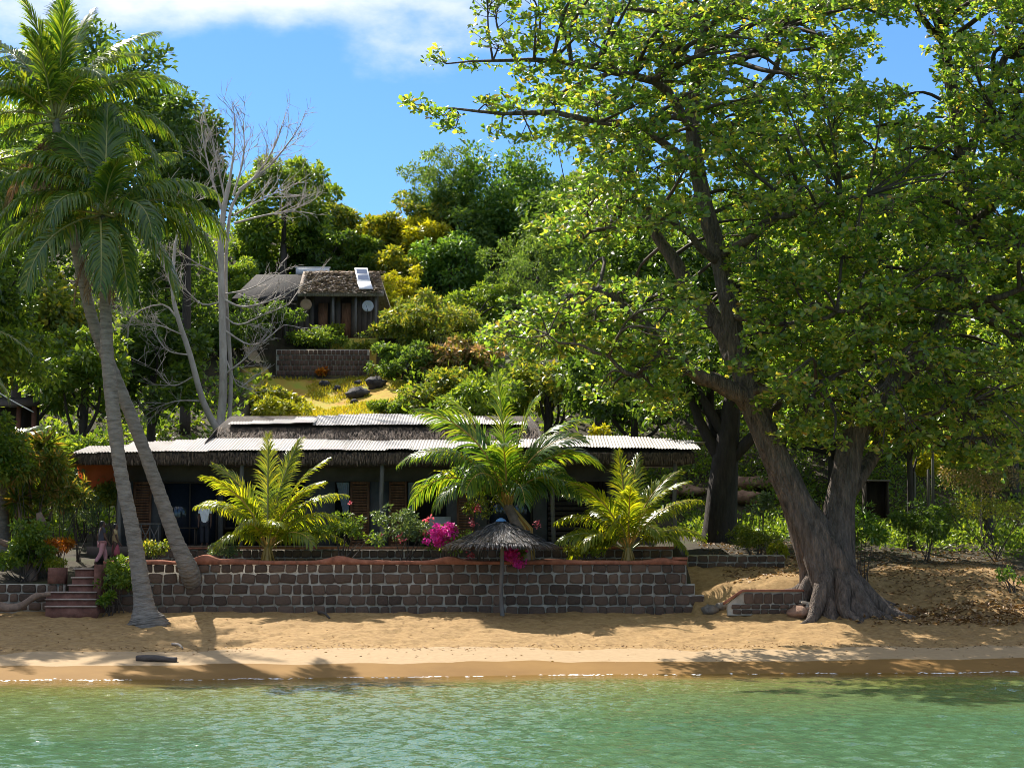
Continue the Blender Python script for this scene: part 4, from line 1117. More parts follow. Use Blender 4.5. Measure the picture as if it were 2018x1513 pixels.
def tree(name, px, py, rx, ry, Y, label, mat, n=9000, leaf=.30, seed=0, depth=1.0, nclump=60, cat="tree", basepx=None, bark='darkbark', frac=.30, tr=.22, low=-.55, aspect=.5, hollow=.5, hang=0.0, group=None, limbs=7):
    rg = np.random.default_rng(seed)
    c = P(px, py, Y); s = S(Y)
    Rr = np.array([rx * s, max(rx, ry * .8) * s * depth, ry * s])
    bx = X(basepx, Y) if basepx is not None else c[0]
    gz = h1(bx, Y)
    gz = min(gz, c[2] - Rr[2] * .5)
    root = thing(name, (bx, Y, gz - .1), label, cat, group)
    V, Ft, cc = crown(c, Rr, nclump, n, leaf, rg, frac=frac, low=-1.0 if (cat == 'shrub' or Y > 104) else low, aspect=aspect, hollow=hollow, hang=hang)
    mb = MB()
    mid = np.array([bx * .6 + c[0] * .4, Y, gz * .45 + (c[2] - Rr[2] * .3) * .55])
    t = spline([(bx, Y, gz - .3, tr * 1.4), (*mid, tr), (c[0], Y, c[2], tr * .5)], 14)
    mb.tube(t[:, :3], t[:, 3], 8)
    for k in rg.choice(len(cc), min(limbs, len(cc)), replace=False):
        j = rg.integers(6, 13); p = t[j, :3]; e = cc[k]
        m2 = (p + e) / 2 + rg.normal(0, .15, 3) * np.mean(Rr) + [0, 0, -.1 * np.mean(Rr)]
        q_ = spline([(*p, t[j, 3] * .55), (*m2, t[j, 3] * .35), (*e, .02)], 8)
        mb.tube(q_[:, :3], np.maximum(q_[:, 3], .01), 5)
    mb.build("trunk", M[bark], root, True)
    cr = child("crown", V, Ft, M[mat], root)
    cr["kind"] = "stuff"
    return root

TREES = [
 # name, px, py, rx, ry, Y, mat, n, leaf, label, extra
 ("forest_tree", 215, 290, 150, 200, 104, 'dark', 15000, .42, "tall dark evergreen rising behind the two coconut palms", dict(nclump=85)),
 ("forest_tree", 372, 345, 62, 150, 100, 'dark', 8000, .34, "narrow dark vine hung tree beside the leafless tree", dict(nclump=60, hang=1.2)),
 ("forest_tree", 40, 420, 150, 190, 96, 'dark', 12000, .40, "dark tree filling the left edge behind the palm crowns", dict(nclump=80)),
 ("forest_tree", 60, 690, 110, 130, 88, 'olive', 9000, .34, "olive tree in the shade at the left edge below the palm crowns", dict(nclump=60)),
 ("forest_tree", 165, 760, 70, 100, 84, 'mid', 5000, .30, "green shrubby tree directly behind the crossing palm trunks", dict(nclump=40)),
 ("forest_tree", 330, 560, 100, 120, 106, 'dark', 8000, .34, "dark tree behind the lower trunk of the leafless tree", dict(nclump=55)),
 ("forest_tree", 300, 740, 90, 110, 92, 'dark', 6000, .34, "dark thicket tree above the left end of the house roof", dict(nclump=50)),
 ("forest_tree", 560, 400, 85, 90, 141, 'mid', 8000, .42, "rounded light green tree on the skyline right of the leafless tree", dict(nclump=60, frac=.24, fixed=True)),
 ("forest_tree", 655, 440, 50, 55, 134, 'olive', 4200, .40, "small rounded tree on the skyline just left of the sky gap", dict(nclump=40)),
 ("hillside_shrub", 520, 480, 60, 55, 128, 'mid', 5000, .36, "green bush just above the left half of the hut roof", dict(nclump=40, cat="shrub")),
 ("hillside_shrub", 635, 490, 70, 52, 127, 'dark', 5500, .34, "dark rounded bush directly behind the hut ridge", dict(nclump=45, cat="shrub")),
 ("hillside_shrub", 590, 448, 60, 30, 131, 'yelgreen', 3000, .36, "yellow green leafy bush above the dark bush behind the hut", dict(nclump=30, cat="shrub")),
 ("hillside_shrub", 740, 465, 52, 42, 140, 'yelgreen', 4000, .40, "yellow green bush on the crest in the middle of the sky gap", dict(nclump=36, cat="shrub")),
 ("hillside_shrub", 715, 508, 40, 42, 132, 'mid', 3000, .34, "mid green bush between the sky gap and the hut roof", dict(nclump=30, cat="shrub")),
 ("hillside_shrub", 828, 478, 66, 48, 136, 'yellow', 5200, .36, "golden yellow bush on the crest right of the sky gap", dict(nclump=40, cat="shrub")),
 ("hillside_shrub", 800, 535, 52, 48, 126, 'yelgreen', 4200, .34, "lime tinted bush to the upper right of the hut", dict(nclump=36, cat="shrub")),
 ("hillside_shrub", 782, 586, 46, 50, 119, 'yellow', 4200, .30, "bright yellow bush beside the satellite dish of the hut", dict(nclump=34, cat="shrub", low=-.8)),
 ("forest_tree", 870, 375, 72, 78, 142, 'feather', 9000, .30, "feathery grey green tree on the skyline right of the sky gap", dict(nclump=90, frac=.2, aspect=.35)),
 ("forest_tree", 1010, 385, 105, 100, 128, 'vine', 12000, .40, "large tree smothered in vines behind the almond branches", dict(nclump=70, hang=1.5)),
 ("forest_tree", 950, 450, 90, 75, 128, 'feather', 8000, .34, "mid green tree between the feathery skyline tree and the vine mound", dict(nclump=70, frac=.24)),
 ("hillside_shrub", 845, 440, 60, 44, 138, 'olive', 4200, .36, "olive bush on the crest under the feathery skyline tree", dict(nclump=40, cat="shrub")),
 ("forest_tree", 1130, 420, 80, 90, 122, 'mid', 7000, .38, "light green tree under the left almond branches", dict(nclump=60, frac=.25)),
 ("hillside_shrub", 940, 610, 70, 46, 112, 'mid', 5000, .30, "fresh green shrub below the dark vine mound", dict(nclump=50, frac=.24, cat="shrub")),
 ("hillside_shrub", 480, 560, 50, 50, 118, 'mid', 4000, .32, "green bush at the left end of the hut roof", dict(nclump=40, cat="shrub")),
 ("forest_tree", 1180, 640, 110, 90, 100, 'mid', 8000, .34, "green tree on the lower slope behind the low almond branches", dict(nclump=60)),
 ("hillside_shrub", 960, 790, 80, 40, 96, 'mid', 5000, .28, "green shrub behind the roof at the largest young palm", dict(nclump=50, cat="shrub")),
 ("forest_tree", 890, 525, 74, 62, 122, 'vine', 7000, .36, "dark vine covered mound right of the yellow bush", dict(nclump=45, hang=1.0)),
 ("forest_tree", 1060, 545, 95, 90, 108, 'feather', 12000, .26, "soft feathery green tree in the middle of the slope", dict(nclump=110, frac=.19, aspect=.3)),
 ("hillside_shrub", 850, 640, 100, 52, 108, 'olive', 7500, .28, "broad olive green shrub on the slope right of the hut", dict(nclump=70, frac=.2, cat="shrub", aspect=.4)),
 ("hillside_shrub", 800, 712, 60, 34, 106, 'feather', 4000, .28, "low green shrub at the right end of the retaining wall", dict(nclump=45, frac=.24, cat="shrub")),
 ("hillside_shrub", 905, 705, 75, 34, 106, 'autumn', 5000, .30, "shrub with pinkish and yellow leaves above the largest young palm", dict(nclump=50, frac=.22, cat="shrub")),
 ("hillside_shrub", 870, 775, 70, 36, 106, 'olive', 5000, .26, "olive shrub behind the roof ridge left of the largest young palm", dict(nclump=50, cat="shrub")),
 ("forest_tree", 1170, 470, 130, 130, 112, 'dark', 9000, .40, "dark tree in the shade behind the left limbs of the almond", dict(nclump=60)),
 ("forest_tree", 1330, 560, 160, 170, 104, 'dark', 13000, .40, "dense dark tree behind the almond's upright limbs", dict(nclump=80)),
 ("forest_tree", 1560, 520, 170, 220, 108, 'dark', 14000, .42, "dense dark tree filling the gap behind the middle of the almond crown", dict(nclump=85)),
 ("forest_tree", 1800, 520, 170, 200, 104, 'dark', 13000, .42, "dense dark tree behind the right limb of the almond", dict(nclump=80)),
 ("forest_tree", 1990, 640, 130, 160, 92, 'mid', 10000, .36, "green tree at the right edge beyond the dirt bank", dict(nclump=70)),
 ("forest_tree", 1640, 800, 150, 110, 92, 'dark', 9000, .36, "dark tree behind the fork of the almond trunk", dict(nclump=60)),
 ("forest_tree", 1250, 780, 120, 80, 92, 'dark', 7000, .34, "dark shrubby tree above the right end of the house roof", dict(nclump=50)),
 ("forest_tree", 1080, 770, 80, 60, 96, 'olive', 4500, .32, "shaded olive shrub just right of the largest young palm crown", dict(nclump=40)),
 ("forest_tree", 1940, 800, 110, 100, 82, 'mid', 7500, .28, "leafy green tree above the dry brush at the right edge", dict(nclump=60)),
]
for k, (nm, px, py, rx, ry, Y, mt, n, lf, lb, ex) in enumerate(TREES):
    if Y > 105 and not ex.pop('fixed', False): Y = Yon(px, py + ry * 1.0, 100, 148)
    tree(nm, px, py, rx, ry, Y, lb, mt, n, lf, seed=200 + k, **ex)

tree("shade_tree", -135, 560, 165, 170, 73.0, "broad tree at the left edge whose shade falls on the beach", 'dark', 12000, .30, seed=320, nclump=75, tr=.3, basepx=-150)
tree("shade_tree", -75, 690, 145, 105, 72.0, "bushy tree at the left edge behind the garden wall", 'mid', 13000, .28, seed=321, nclump=65, tr=.2, basepx=-110)
back_palm(-215, 690, 68.0, 5.0, 28, "coconut palm beyond the left edge leaning over the beach", 73, -400)
# undergrowth over the wooded slope
rng = np.random.default_rng(77)
def undergrowth(n, y0, y1, per, r0, r1, l0, l1):
    ux = rng.uniform(-48, 52, n) if y0 > 95 else rng.uniform(-32, 34, n); uy = rng.uniform(y0, y1, n)
    lawnm = (ux > X(480, 103)) & (ux < X(800, 103)) & (uy > 91) & (uy < 116.5) & (ux + (uy - 103) * .25 > X(470, 103))
    hs = (ux > XL - .5) & (ux < XR + .5) & (uy < 88.5)
    hb = (ux > hx0 - 1) & (ux < hx1 + 1) & (uy > 112.5) & (uy < 125)
    rb = (ux > XR) & (uy < 79.5) & (ux < 20)
    lw_ = (ux < XL) & (uy < 79)
    keep = ~(lawnm | hs | hb | rb | lw_)
    ux, uy = ux[keep], uy[keep]; uz = h(ux, uy)
    C = np.repeat(np.stack([ux, uy, uz], -1), per, 0)
    sz = np.repeat(rng.uniform(r0, r1, len(ux)), per)
    d = nrm(rng.normal(0, 1, C.shape) + [0, 0, .7]); d[:, 2] = np.abs(d[:, 2])
    C = C + d * (sz * rng.random(len(C)) ** .4)[:, None]
    L_ = rng.uniform(l0, l1, len(C))
    return leaf_mesh(C, nrm(d + rng.normal(0, .5, C.shape)), nrm(rng.normal(0, .5, C.shape) + [0, 0, .7]), L_, L_ * rng.uniform(.4, .6, len(C)))
Va, Fa = undergrowth(2700, 77, 98, 46, .4, 1.2, .13, .26)
Vb, Fb = undergrowth(5200, 96, 158, 22, .5, 1.5, .25, .48)
o = link("undergrowth", mesh_np("undergrowth", np.vstack([Va, Vb]), np.vstack([Fa, Fb + len(Va)]), M['mid']))
tag(o, "tangled green undergrowth covering the wooded hillside", "undergrowth", kind="stuff")

# grass on the open slope
nG = 24000
gx = rng.uniform(X(480, 103), X(800, 103), nG); gy = rng.uniform(92, 113, nG)
k_ = (fbm(gx * .5, gy * .5, 3) > -.05) & (gx + (gy - 103) * .25 > X(495, 103)); gx, gy = gx[k_], gy[k_]
C = np.stack([gx, gy, h(gx, gy)], -1); d = nrm(rng.normal(0, .35, C.shape) + [0, 0, 1])
V, Ft = leaf_mesh(C, d, rng.normal(0, 1, C.shape), rng.uniform(.10, .28, len(C)), rng.uniform(.03, .07, len(C)))
tag(link("grass", mesh_np("grass", V, Ft, M['grassblade'])), "short yellowing grass on the sunlit slope below the hut", "grass", kind="stuff")

# ------------------------------------------------------------------ the big almond tree
tb = P(1640, 1190, 67.2)
alm = thing("almond_tree", (tb[0], 67.2, h1(tb[0], 67.2)), "huge spreading almond tree with thick forked trunk on the right of the beach", "tree")
rg = np.random.default_rng(404)
LIMBS = [
 [(1650, 1245, 67.2, 1.25), (1640, 1170, 67.25, .98), (1626, 1110, 67.3, .88), (1600, 1050, 67.4, .74), (1568, 985, 67.4, .56), (1540, 925, 67.3, .49), (1510, 860, 67.2, .46), (1482, 795, 67.2, .42), (1456, 710, 67.3, .34), (1440, 620, 67.5, .34), (1415, 500, 67.6, .31), (1388, 400, 67.5, .28), (1366, 260, 67.3, .24), (1375, 125, 67, .17), (1400, 0, 67, .12), (1420, -110, 67, .05)],
 [(1642, 1130, 67.5, .8), (1650, 1030, 67.7, .58), (1664, 940, 67.9, .48), (1682, 860, 68.1, .45), (1735, 780, 68.4, .39), (1820, 690, 68.7, .35), (1870, 600, 68.9, .33), (1895, 480, 69, .31), (1902, 350, 69, .28), (1880, 200, 69, .24), (1860, 80, 68.8, .19), (1850, -90, 68.8, .1)],
 [(1486, 800, 67.2, .36), (1440, 768, 66.8, .33), (1375, 735, 66.3, .28), (1310, 690, 65.8, .24), (1245, 615, 65.4, .20), (1180, 568, 65, .12)],
 [(1460, 730, 67.6, .30), (1405, 630, 69.5, .32), (1345, 545, 70.5, .28), (1295, 460, 71, .2), (1250, 360, 71, .1)],
 [(1366, 260, 67.3, .18), (1300, 165, 66, .15), (1200, 135, 65, .12), (1100, 122, 64, .10), (1000, 118, 63.5, .06), (880, 126, 63, .025)],
 [(1385, 350, 67.3, .16), (1290, 262, 65.4, .14), (1160, 238, 64.3, .11), (1000, 228, 63.5, .07), (840, 214, 63, .025)],
 [(1372, 130, 67, .15), (1470, 112, 68, .14), (1530, 60, 68.5, .11), (1630, 15, 69, .06)],
 [(1895, 480, 69, .2), (1960, 400, 67.4, .15), (2060, 330, 66, .08)],
 [(1865, 610, 68.9, .2), (1950, 590, 67.4, .13), (2060, 560, 66.5, .07)],
 [(1902, 330, 69, .2), (1950, 200, 69, .16), (1985, 90, 69, .12), (2020, -60, 69, .06)],
 [(1418, 510, 67.6, .18), (1500, 450, 65.4, .14), (1600, 405, 64.2, .10), (1710, 385, 63.5, .05)],
 [(1440, 620, 67.5, .16), (1540, 640, 65.3, .11), (1650, 622, 64.2, .08), (1770, 600, 63.6, .04)],
 [(1478, 780, 67.2, .16), (1590, 762, 65.5, .10), (1700, 722, 64.8, .06), (1780, 700, 64.2, .03)],
 [(1700, 820, 68.3, .18), (1800, 826, 66.9, .11), (1900, 800, 66.1, .06)],
 [(1420, 520, 67.6, .16), (1330, 440, 66, .12), (1230, 430, 65, .08), (1150, 470, 64.4, .04)],
 [(1366, 260, 67.3, .15), (1450, 240, 69.5, .13), (1530, 130, 70, .10), (1550, 60, 70.4, .05)],
 [(1650, 1000, 67.9, .34), (1740, 860, 71, .24), (1760, 700, 73, .2), (1700, 500, 74, .16), (1640, 330, 74, .1), (1620, 220, 74, .05)],
 [(1310, 690, 65.8, .16), (1260, 740, 64.8, .10), (1180, 700, 64, .06), (1080, 660, 63.4, .03)],
]
limb_pts = []
for k, lb in enumerate(LIMBS):
    q_ = spline([(*P(a, b, Y), r_) for a, b, Y, r_ in lb], 14 + 10 * (len(lb) > 8) + (66 if k == 0 else 40 if k == 1 else 0))
    q_[:, 3] = np.maximum(q_[:, 3], .012)
    if k > 1: q_[1:-1, :3] += rg.normal(0, .06, q_[1:-1, :3].shape)
    mb = MB()
    if k < 2:                                  # fluted lower trunk
        n = 64; aa = np.arange(n) * 2 * math.pi / n
        pts = q_[:, :3]; T = nrm(np.gradient(pts, axis=0)); A_ = nrm(np.cross(T, np.array([0, 1.0, 0]))); Bv = np.cross(T, A_)
        fl = smooth(4.6, 1.4, pts[:, 2])
        ph = rg.uniform(0, 6, 3)
        zz = pts[:, 2:3]
        rr = q_[:, 3:4] * (1 + (.04 + .13 * fl[:, None]) * (np.sin(5 * aa + ph[0] + .35 * zz) + .6 * np.sin(9 * aa + ph[1] - .3 * zz)) + .035 * np.sin(3 * zz + 4 * aa + ph[2]))
        rr = rr * (1 + .07 * vnoise(np.minimum(aa, 2 * math.pi - aa)[None, :] * 7 + k * 9 + .25 * zz, zz * .8 + 0 * aa[None, :]) + .04 * vnoise(np.minimum(aa, 2 * math.pi - aa)[None, :] * 15 + k * 5, zz * 1.7 + 0 * aa[None, :]))
        flare = smooth(2.6, 1.3, pts[:, 2])[:, None] if k == 0 else 0
        rr = rr * (1 + .38 * flare * (.55 + .45 * np.sin(4 * aa + .8)))
        V = pts[:, None] + rr[..., None] * (np.cos(aa)[None, :, None] * A_[:, None] + np.sin(aa)[None, :, None] * Bv[:, None])
        m2 = len(pts); ii = np.arange(m2 - 1)[:, None] * n; jj = np.arange(n)[None, :]; kk = (jj + 1) % n
        mb.add(V.reshape(-1, 3), np.stack([ii + jj, ii + kk, ii + n + kk, ii + n + jj], -1).reshape(-1, 4))
    else:
        mb.tube(q_[:, :3], q_[:, 3], 9 if q_[0, 3] > .2 else 6, wob=.05, rng=rg)
    mb.build("trunk" if k < 2 else "limb", M['bark'], alm, True)
    limb_pts.append(q_[(3 if k > 1 else int(len(q_) * .5)):])
LP = np.concatenate(limb_pts)
# surface roots
gz0 = h1(tb[0], 67.2)
for az, ln, r0 in ((-165, 1.2, .32), (-120, 1.5, .36), (-75, 1.3, .32), (-45, 2.0, .40), (-15, 2.4, .42), (15, 2.2, .36), (170, 1.2, .3)):
    a_ = D(az); dv = np.array([math.cos(a_), math.sin(a_), 0]); pv = np.array([-dv[1], dv[0], 0])
    pts = []
    for t_, zz_, rr_ in ((.45, .95, r0), (.85, .5, r0 * .92), (.85 + ln * .35, .16, r0 * .7), (.85 + ln * .7, -.03, r0 * .42), (.85 + ln, -.14, .06)):
        p_ = np.array([tb[0], 67.2, 0]) + dv * t_ + pv * rg.normal(0, .10) * t_
        p_[2] = h1(p_[0], p_[1]) + zz_ if t_ > 1.2 else gz0 + zz_
        pts.append((*p_, rr_))
    q_ = spline(pts, 16); mb = MB(); mb.tube(q_[:, :3], np.maximum(q_[:, 3], .03), 10, wob=.05, rng=rg); mb.build("root", M['bark'], alm, True)

CL = []   # (px, py, rx_px, density)
def row(py, xs_, r_=55, dn=1.0):
    for x_ in xs_: CL.append((x_, py, r_, dn))
row(-30, range(960, 2080, 75)); row(25, (990, 1060, 1130, 1210, 1290, 1370, 1450, 1890, 1960, 2030), 52); row(20, (1530, 1600, 1670, 1740, 1810), 50, .9); row(-20, (1700, 1780, 1850), 50)
row(80, (985, 1060, 1150, 1240, 1330, 1420, 1660, 1900, 2010), 50, .9); row(85, (1500, 1560, 1620, 1860, 1950), 46, .8)
row(128, (868, 930), 26, .7); row(140, (1030, 1120, 1210, 1300, 1400, 1580, 1640, 1890, 1990), 52, .9)
row(205, (820, 880, 945), 30, .85); row(205, (1020, 1100, 1190, 1280, 1380, 1480, 1570, 1660, 1730, 1900, 1990), 54)
row(255, (900, 970, 1050), 34, .7); row(265, (1130, 1220, 1310, 1410, 1500, 1590, 1680, 1770, 1860, 1960, 2030), 56)
row(335, (1190, 1280, 1370, 1460, 1550, 1640, 1730, 1820, 1910, 2000), 56); row(400, (1160, 1240, 1330, 1470, 1560, 1650, 1740, 1830, 1930, 2020), 56)
row(455, (1110, 1190, 1270, 1500, 1590, 1680, 1780, 1880, 1980), 50); row(520, (1480, 1560, 1650, 1740, 1840, 1940, 2030), 54)
row(575, (1350, 1500, 1600, 1700, 1800, 1900), 54); row(625, (1020, 1090, 1160, 1240, 1500, 1600, 1720, 1830, 1950), 50)
row(680, (1060, 1140, 1210, 1290, 1500, 1600, 1700, 1800), 52); row(725, (1240, 1310, 1370, 1560, 1650, 1760), 44, .8)
row(725, (1480, 1850, 1940, 2020), 48, .9); row(560, (1150, 1230), 44, .7); row(600, (1330,), 44, .8); row(655, (980, 1350), 44, .8); row(770, (1200,), 40, .7); row(785, (1270, 1310, 1540, 1600, 1670, 1740, 1820, 1900), 44, .85); row(800, (1870, 1950, 2020), 48); row(850, (1560, 1830, 1905, 1985), 44, .8); row(900, (1905, 1985), 38, .6); row(835, (1590, 1650, 1720, 1790), 42, .8); row(880, (1740, 1640), 28, .35)
for py_ in (60, 150, 240, 330, 420, 510, 600, 690): row(py_, (2100, 2190, 2280), 60, .9)
Cs, Ds, Ns, Ls = [], [], [], []
tw = MB()
for (px, py, r_px, dn) in CL:
    left = px < 1080
    layers = [rg.uniform(62.2, 64.2)] if left else [rg.uniform(61.5, 64.5), rg.uniform(66, 69.5)] + ([rg.uniform(70, 75)] if px > 1380 and py > 190 else ([rg.uniform(70, 74)] if rg.random() < .45 else []))
    if py > 540 and px > 1450: layers.append(rg.uniform(68.5, 73))
    if py > 600 and px < 1350: layers = [rg.uniform(63, 65.5), rg.uniform(65.5, 67)]
    for Y in layers:
        c = P(px + rg.normal(0, 14), py + rg.normal(0, 10), Y); Rw = r_px * S(Y) * rg.uniform(.9, 1.25)
        # branch from the nearest limb
        dd = np.linalg.norm((LP[:, :3] - c) * [1, 1, 1.3], axis=1); j = dd.argmin(); p = LP[j]
        md = (p[:3] + c) / 2 + rg.normal(0, .12, 3) * min(dd[j], 3) + [0, 0, .12 * min(dd[j], 3)]
        r0 = min(max(.03, .018 * dd[j] + .02), p[3] * .7 + .01)
        bq = spline([(*p[:3], r0), (*md, r0 * .7), (*c, .016)], 9); tw.tube(bq[:, :3], np.maximum(bq[:, 3], .01), 5, cap=False)
        nr = int(24 * dn * (Rw / .95) ** 2) + 4
        a = rg.random(nr) * 6.283; rad = Rw * rg.random(nr) ** .55
        pos = c + np.stack([rad * np.cos(a), rad * np.sin(a) * 1.05, rg.normal(0, .26, nr) * Rw + .10 * rad], -1)
        for t_ in pos[::3]:
            st_ = bq[rg.integers(4, 9), :3]
            m2 = (st_ + t_) / 2 + rg.normal(0, .06, 3) - [0, 0, .06]
            tw.tube([st_, m2, t_], [.016, .012, .007], 4, cap=False)
        nl = 8
        pr = np.repeat(pos, nl, 0); n = len(pr)
        az = np.tile(np.arange(nl) * 2 * math.pi / nl, nr) + rg.normal(0, .3, n) + np.repeat(rg.random(nr) * 6, nl)
        elv = rg.normal(.30, .50, n)
        dr = np.stack([np.cos(az) * np.cos(elv), np.sin(az) * np.cos(elv), np.sin(elv)], -1)
        Cs.append(pr + rg.normal(0, .03, pr.shape)); Ds.append(dr); Ns.append(nrm(np.array([0, -.25, .8]) + rg.normal(0, .55, dr.shape))); Ls.append(rg.uniform(.16, .32, n))
C, Dv, Nv, Lv = map(np.concatenate, (Cs, Ds, Ns, Ls))
ALM_N = len(C)
# the nearest, largest looking leaves stand as parts of their own
front = np.argsort(C[:, 1] - .6 * Lv * 10 + np.where((C[:, 2] < 2) | (np.abs(C[:, 0]) > 17), 50, 0) + 2.5 * rg.random(ALM_N))[:300]
rest = np.ones(ALM_N, bool); rest[front] = False
near = rest & (C[:, 1] < 68.5); far = rest & ~near
V, Ft = big_leaf(C[near], Dv[near], Nv[near], Lv[near], Lv[near] * rg.uniform(.46, .62, near.sum()))
V2, F2 = leaf_mesh(C[far], Dv[far], Nv[far], Lv[far] * 1.1, Lv[far] * rg.uniform(.55, .7, far.sum()))
o = child("foliage", np.vstack([V, V2]), [np.vstack([Ft, F2 + len(V)])], M['almond'], alm); o["kind"] = "stuff"
M['almond_single'] = leaf_mat('almond_leaf_single', [(0, (.035, .08, .014)), (.5, (.08, .16, .022)), (.85, (.16, .22, .03)), (1, (.26, .16, .04))], trans=.50, rough=.43, tgain=2.9, spec=.75, objrnd=True)
lv, lf_ = big_leaf(np.zeros((1, 3)), np.array([[1.0, 0, 0]]), np.array([[0, 0, 1.0]]), np.array([1.0]), np.array([.55]))
LEAF1 = mesh_np("leaf", lv, lf_, M['almond_single'])
from mathutils import Matrix
ab = origin(alm)
for j in front:
    d_ = nrm(Dv[j]); s_ = nrm(np.cross(Nv[j], d_)); n_ = np.cross(d_, s_)
    o = bpy.data.objects.new("leaf", LEAF1); COL.objects.link(o); o.parent = alm
    mt = Matrix(((d_[0], s_[0], n_[0], 0), (d_[1], s_[1], n_[1], 0), (d_[2], s_[2], n_[2], 0), (0, 0, 0, 1)))
    o.rotation_euler = mt.to_euler(); o.location = tuple(C[j] - ab); o.scale = (Lv[j],) * 3
o = tw.build("twigs", M['twig'], alm, True); o["kind"] = "stuff"

# ------------------------------------------------------------------ leafless tree
YBT = 88.0
bt = P(435, 850, YBT)
bare = thing("bare_tree", (bt[0], YBT, h1(bt[0], YBT)), "pale leafless tree with many fine branches behind the house", "tree")
rg = np.random.default_rng(55)
bm = MB()
def limb(pts, r0, r1, mb, n=9, sides=6):
    q_ = spline(pts, n); mb.tube(q_, np.linspace(r0, r1, n), sides, cap=False); return q_
def sprout(p, d, L_, r_, depth):
    """recursive fine branches"""
    d = d / np.linalg.norm(d)
    bend = rg.normal(0, .25, 3) + np.array([0, 0, .18])
    m2 = p + d * L_ * .5 + bend * L_ * .12; e = p + d * L_ + bend * L_ * .35
    q_ = spline([p, m2, e], 5); bm.tube(q_, np.linspace(r_, r_ * .55, 5), 3, cap=False)
    if depth <= 0: return
    for k in range(rg.integers(2, 4)):
        t_ = rg.uniform(.35, 1.0); b_ = q_[min(4, int(t_ * 4.99))]
        nd = nrm(nrm(q_[-1] - q_[0]) + rg.normal(0, .48, 3) * [1, .8, 1] + [0, 0, .12])
        sprout(b_, nd, L_ * rg.uniform(.5, .8), r_ * .68, depth - 1)
tm = MB()
K = lambda px, py, dy=0: P(px, py, YBT + dy)
main = limb([K(432, 860), K(440, 760), K(438, 620), K(435, 500), K(440, 420), K(452, 360)], .21, .10, tm, 22, 9)
limb([K(450, 855, .3), K(455, 740, .4), K(445, 560, .4), K(452, 430, .2), K(470, 380, .2)], .11, .06, tm, 18, 7)
lft = limb([K(430, 850, -.2), K(400, 790, -.5), K(375, 700, -.8), K(352, 630, -1), K(340, 570, -1.1), K(345, 480, -1.1)], .17, .07, tm, 16, 7)
tm.build("trunk", M['barebark'], bare, True)
for pts, r0 in (([K(452, 360), K(462, 290), K(462, 225)], .07), ([K(460, 385), K(480, 310), K(480, 240)], .06), ([K(465, 385), K(510, 340), K(543, 285), K(556, 245)], .07), ([K(470, 375), K(530, 328), K(570, 280), K(590, 250)], .065), ([K(440, 420), K(420, 360), K(405, 300), K(395, 240)], .08), ([K(445, 400), K(430, 330), K(415, 260)], .06),
                ([K(462, 440), K(520, 425), K(570, 415), K(610, 400)], .06), ([K(460, 425), K(520, 390), K(560, 375)], .05), ([K(440, 590), K(480, 605), K(540, 590), K(600, 560)], .07), ([K(438, 580), K(490, 570), K(540, 545)], .05), ([K(440, 650), K(500, 680), K(560, 640)], .06), ([K(440, 740), K(490, 700), K(530, 650)], .05), ([K(436, 595), K(400, 600), K(370, 575), K(345, 555)], .05), ([K(432, 540), K(390, 520), K(360, 500)], .04), ([K(352, 630, -1), K(320, 600, -1), K(260, 625, -1), K(250, 700, -1)], .055), ([K(360, 660, -1), K(310, 640, -1), K(265, 640, -1)], .045), ([K(375, 700, -.8), K(330, 690, -1), K(300, 650, -1)], .05), ([K(395, 790, -.5), K(350, 790, -.7), K(315, 800, -.8)], .05), ([K(385, 740, -.5), K(340, 760, -.7), K(310, 730, -.8)], .04), ([K(442, 700), K(470, 760), K(500, 740)], .045), ([K(345, 480, -1), K(360, 420, -1), K(380, 390, -1)], .05), ([K(340, 570, -1), K(320, 520, -1), K(300, 490, -1)], .045), ([K(438, 620), K(470, 640), K(520, 620), K(570, 600)], .05)):
    q_ = limb(pts, r0, .018, bm, 10, 5)
    for k in range(13 if pts[-1][2] > 19 else 8):
        j = rg.integers(2, 10); t_ = nrm(q_[min(9, j + 1)] - q_[j - 1])
        sprout(q_[j], nrm(t_ + rg.normal(0, .5, 3) + [0, 0, .12]), rg.uniform(.5, 1.2), .020, 2)
bm.build("branches", M['barebark'], bare, True)

# ------------------------------------------------------------------ garden plants
def bush(name, px, py, rx, ry, Y, label, mat, n=900, leaf=.13, seed=0, cat="shrub", nclump=22, aspect=.5, stems=6, flowers=None, frac=.36, low=-.35, base_z=None, group=None, hollow=.3):
    rg = np.random.default_rng(seed)
    c = P(px, py, Y); s = S(Y); Rr = np.array([rx * s, rx * s * .85, ry * s])
    gz = min(h1(c[0], Y), c[2] - Rr[2] * .8) if base_z is None else base_z
    root = thing(name, (c[0], Y, gz), label, cat, group)
    V, Ft, cc = crown(c, Rr, nclump, n, leaf, rg, frac=frac, low=low, aspect=aspect, hollow=hollow)
    o = child("foliage", V, Ft, M[mat], root); o["kind"] = "stuff"
    mb = MB()
    for k in range(min(stems, len(cc))):
        e = cc[rg.integers(len(cc))]; b = np.array([c[0] + rg.normal(0, .1), Y + rg.normal(0, .1), gz])
        q_ = spline([b, (b + e) / 2 + rg.normal(0, .06, 3), e], 6); mb.tube(q_, np.linspace(.022, .008, 6), 4, cap=False)
    mb.build("stem", M['twig'], root, True)
    for k, (fx, fy, fr, fn, fmat, fs) in enumerate(flowers or []):
        fc = P(fx, fy, Y - rx * s * .5)
        V, Ft, _ = crown(fc, np.array([fr * s * 1.15] * 3), 16, fn, fs, rg, frac=.34, low=-1, aspect=.85, hollow=.2)
        o = child("flower_cluster", V, Ft, M[fmat], root); o["kind"] = "stuff"
    return root

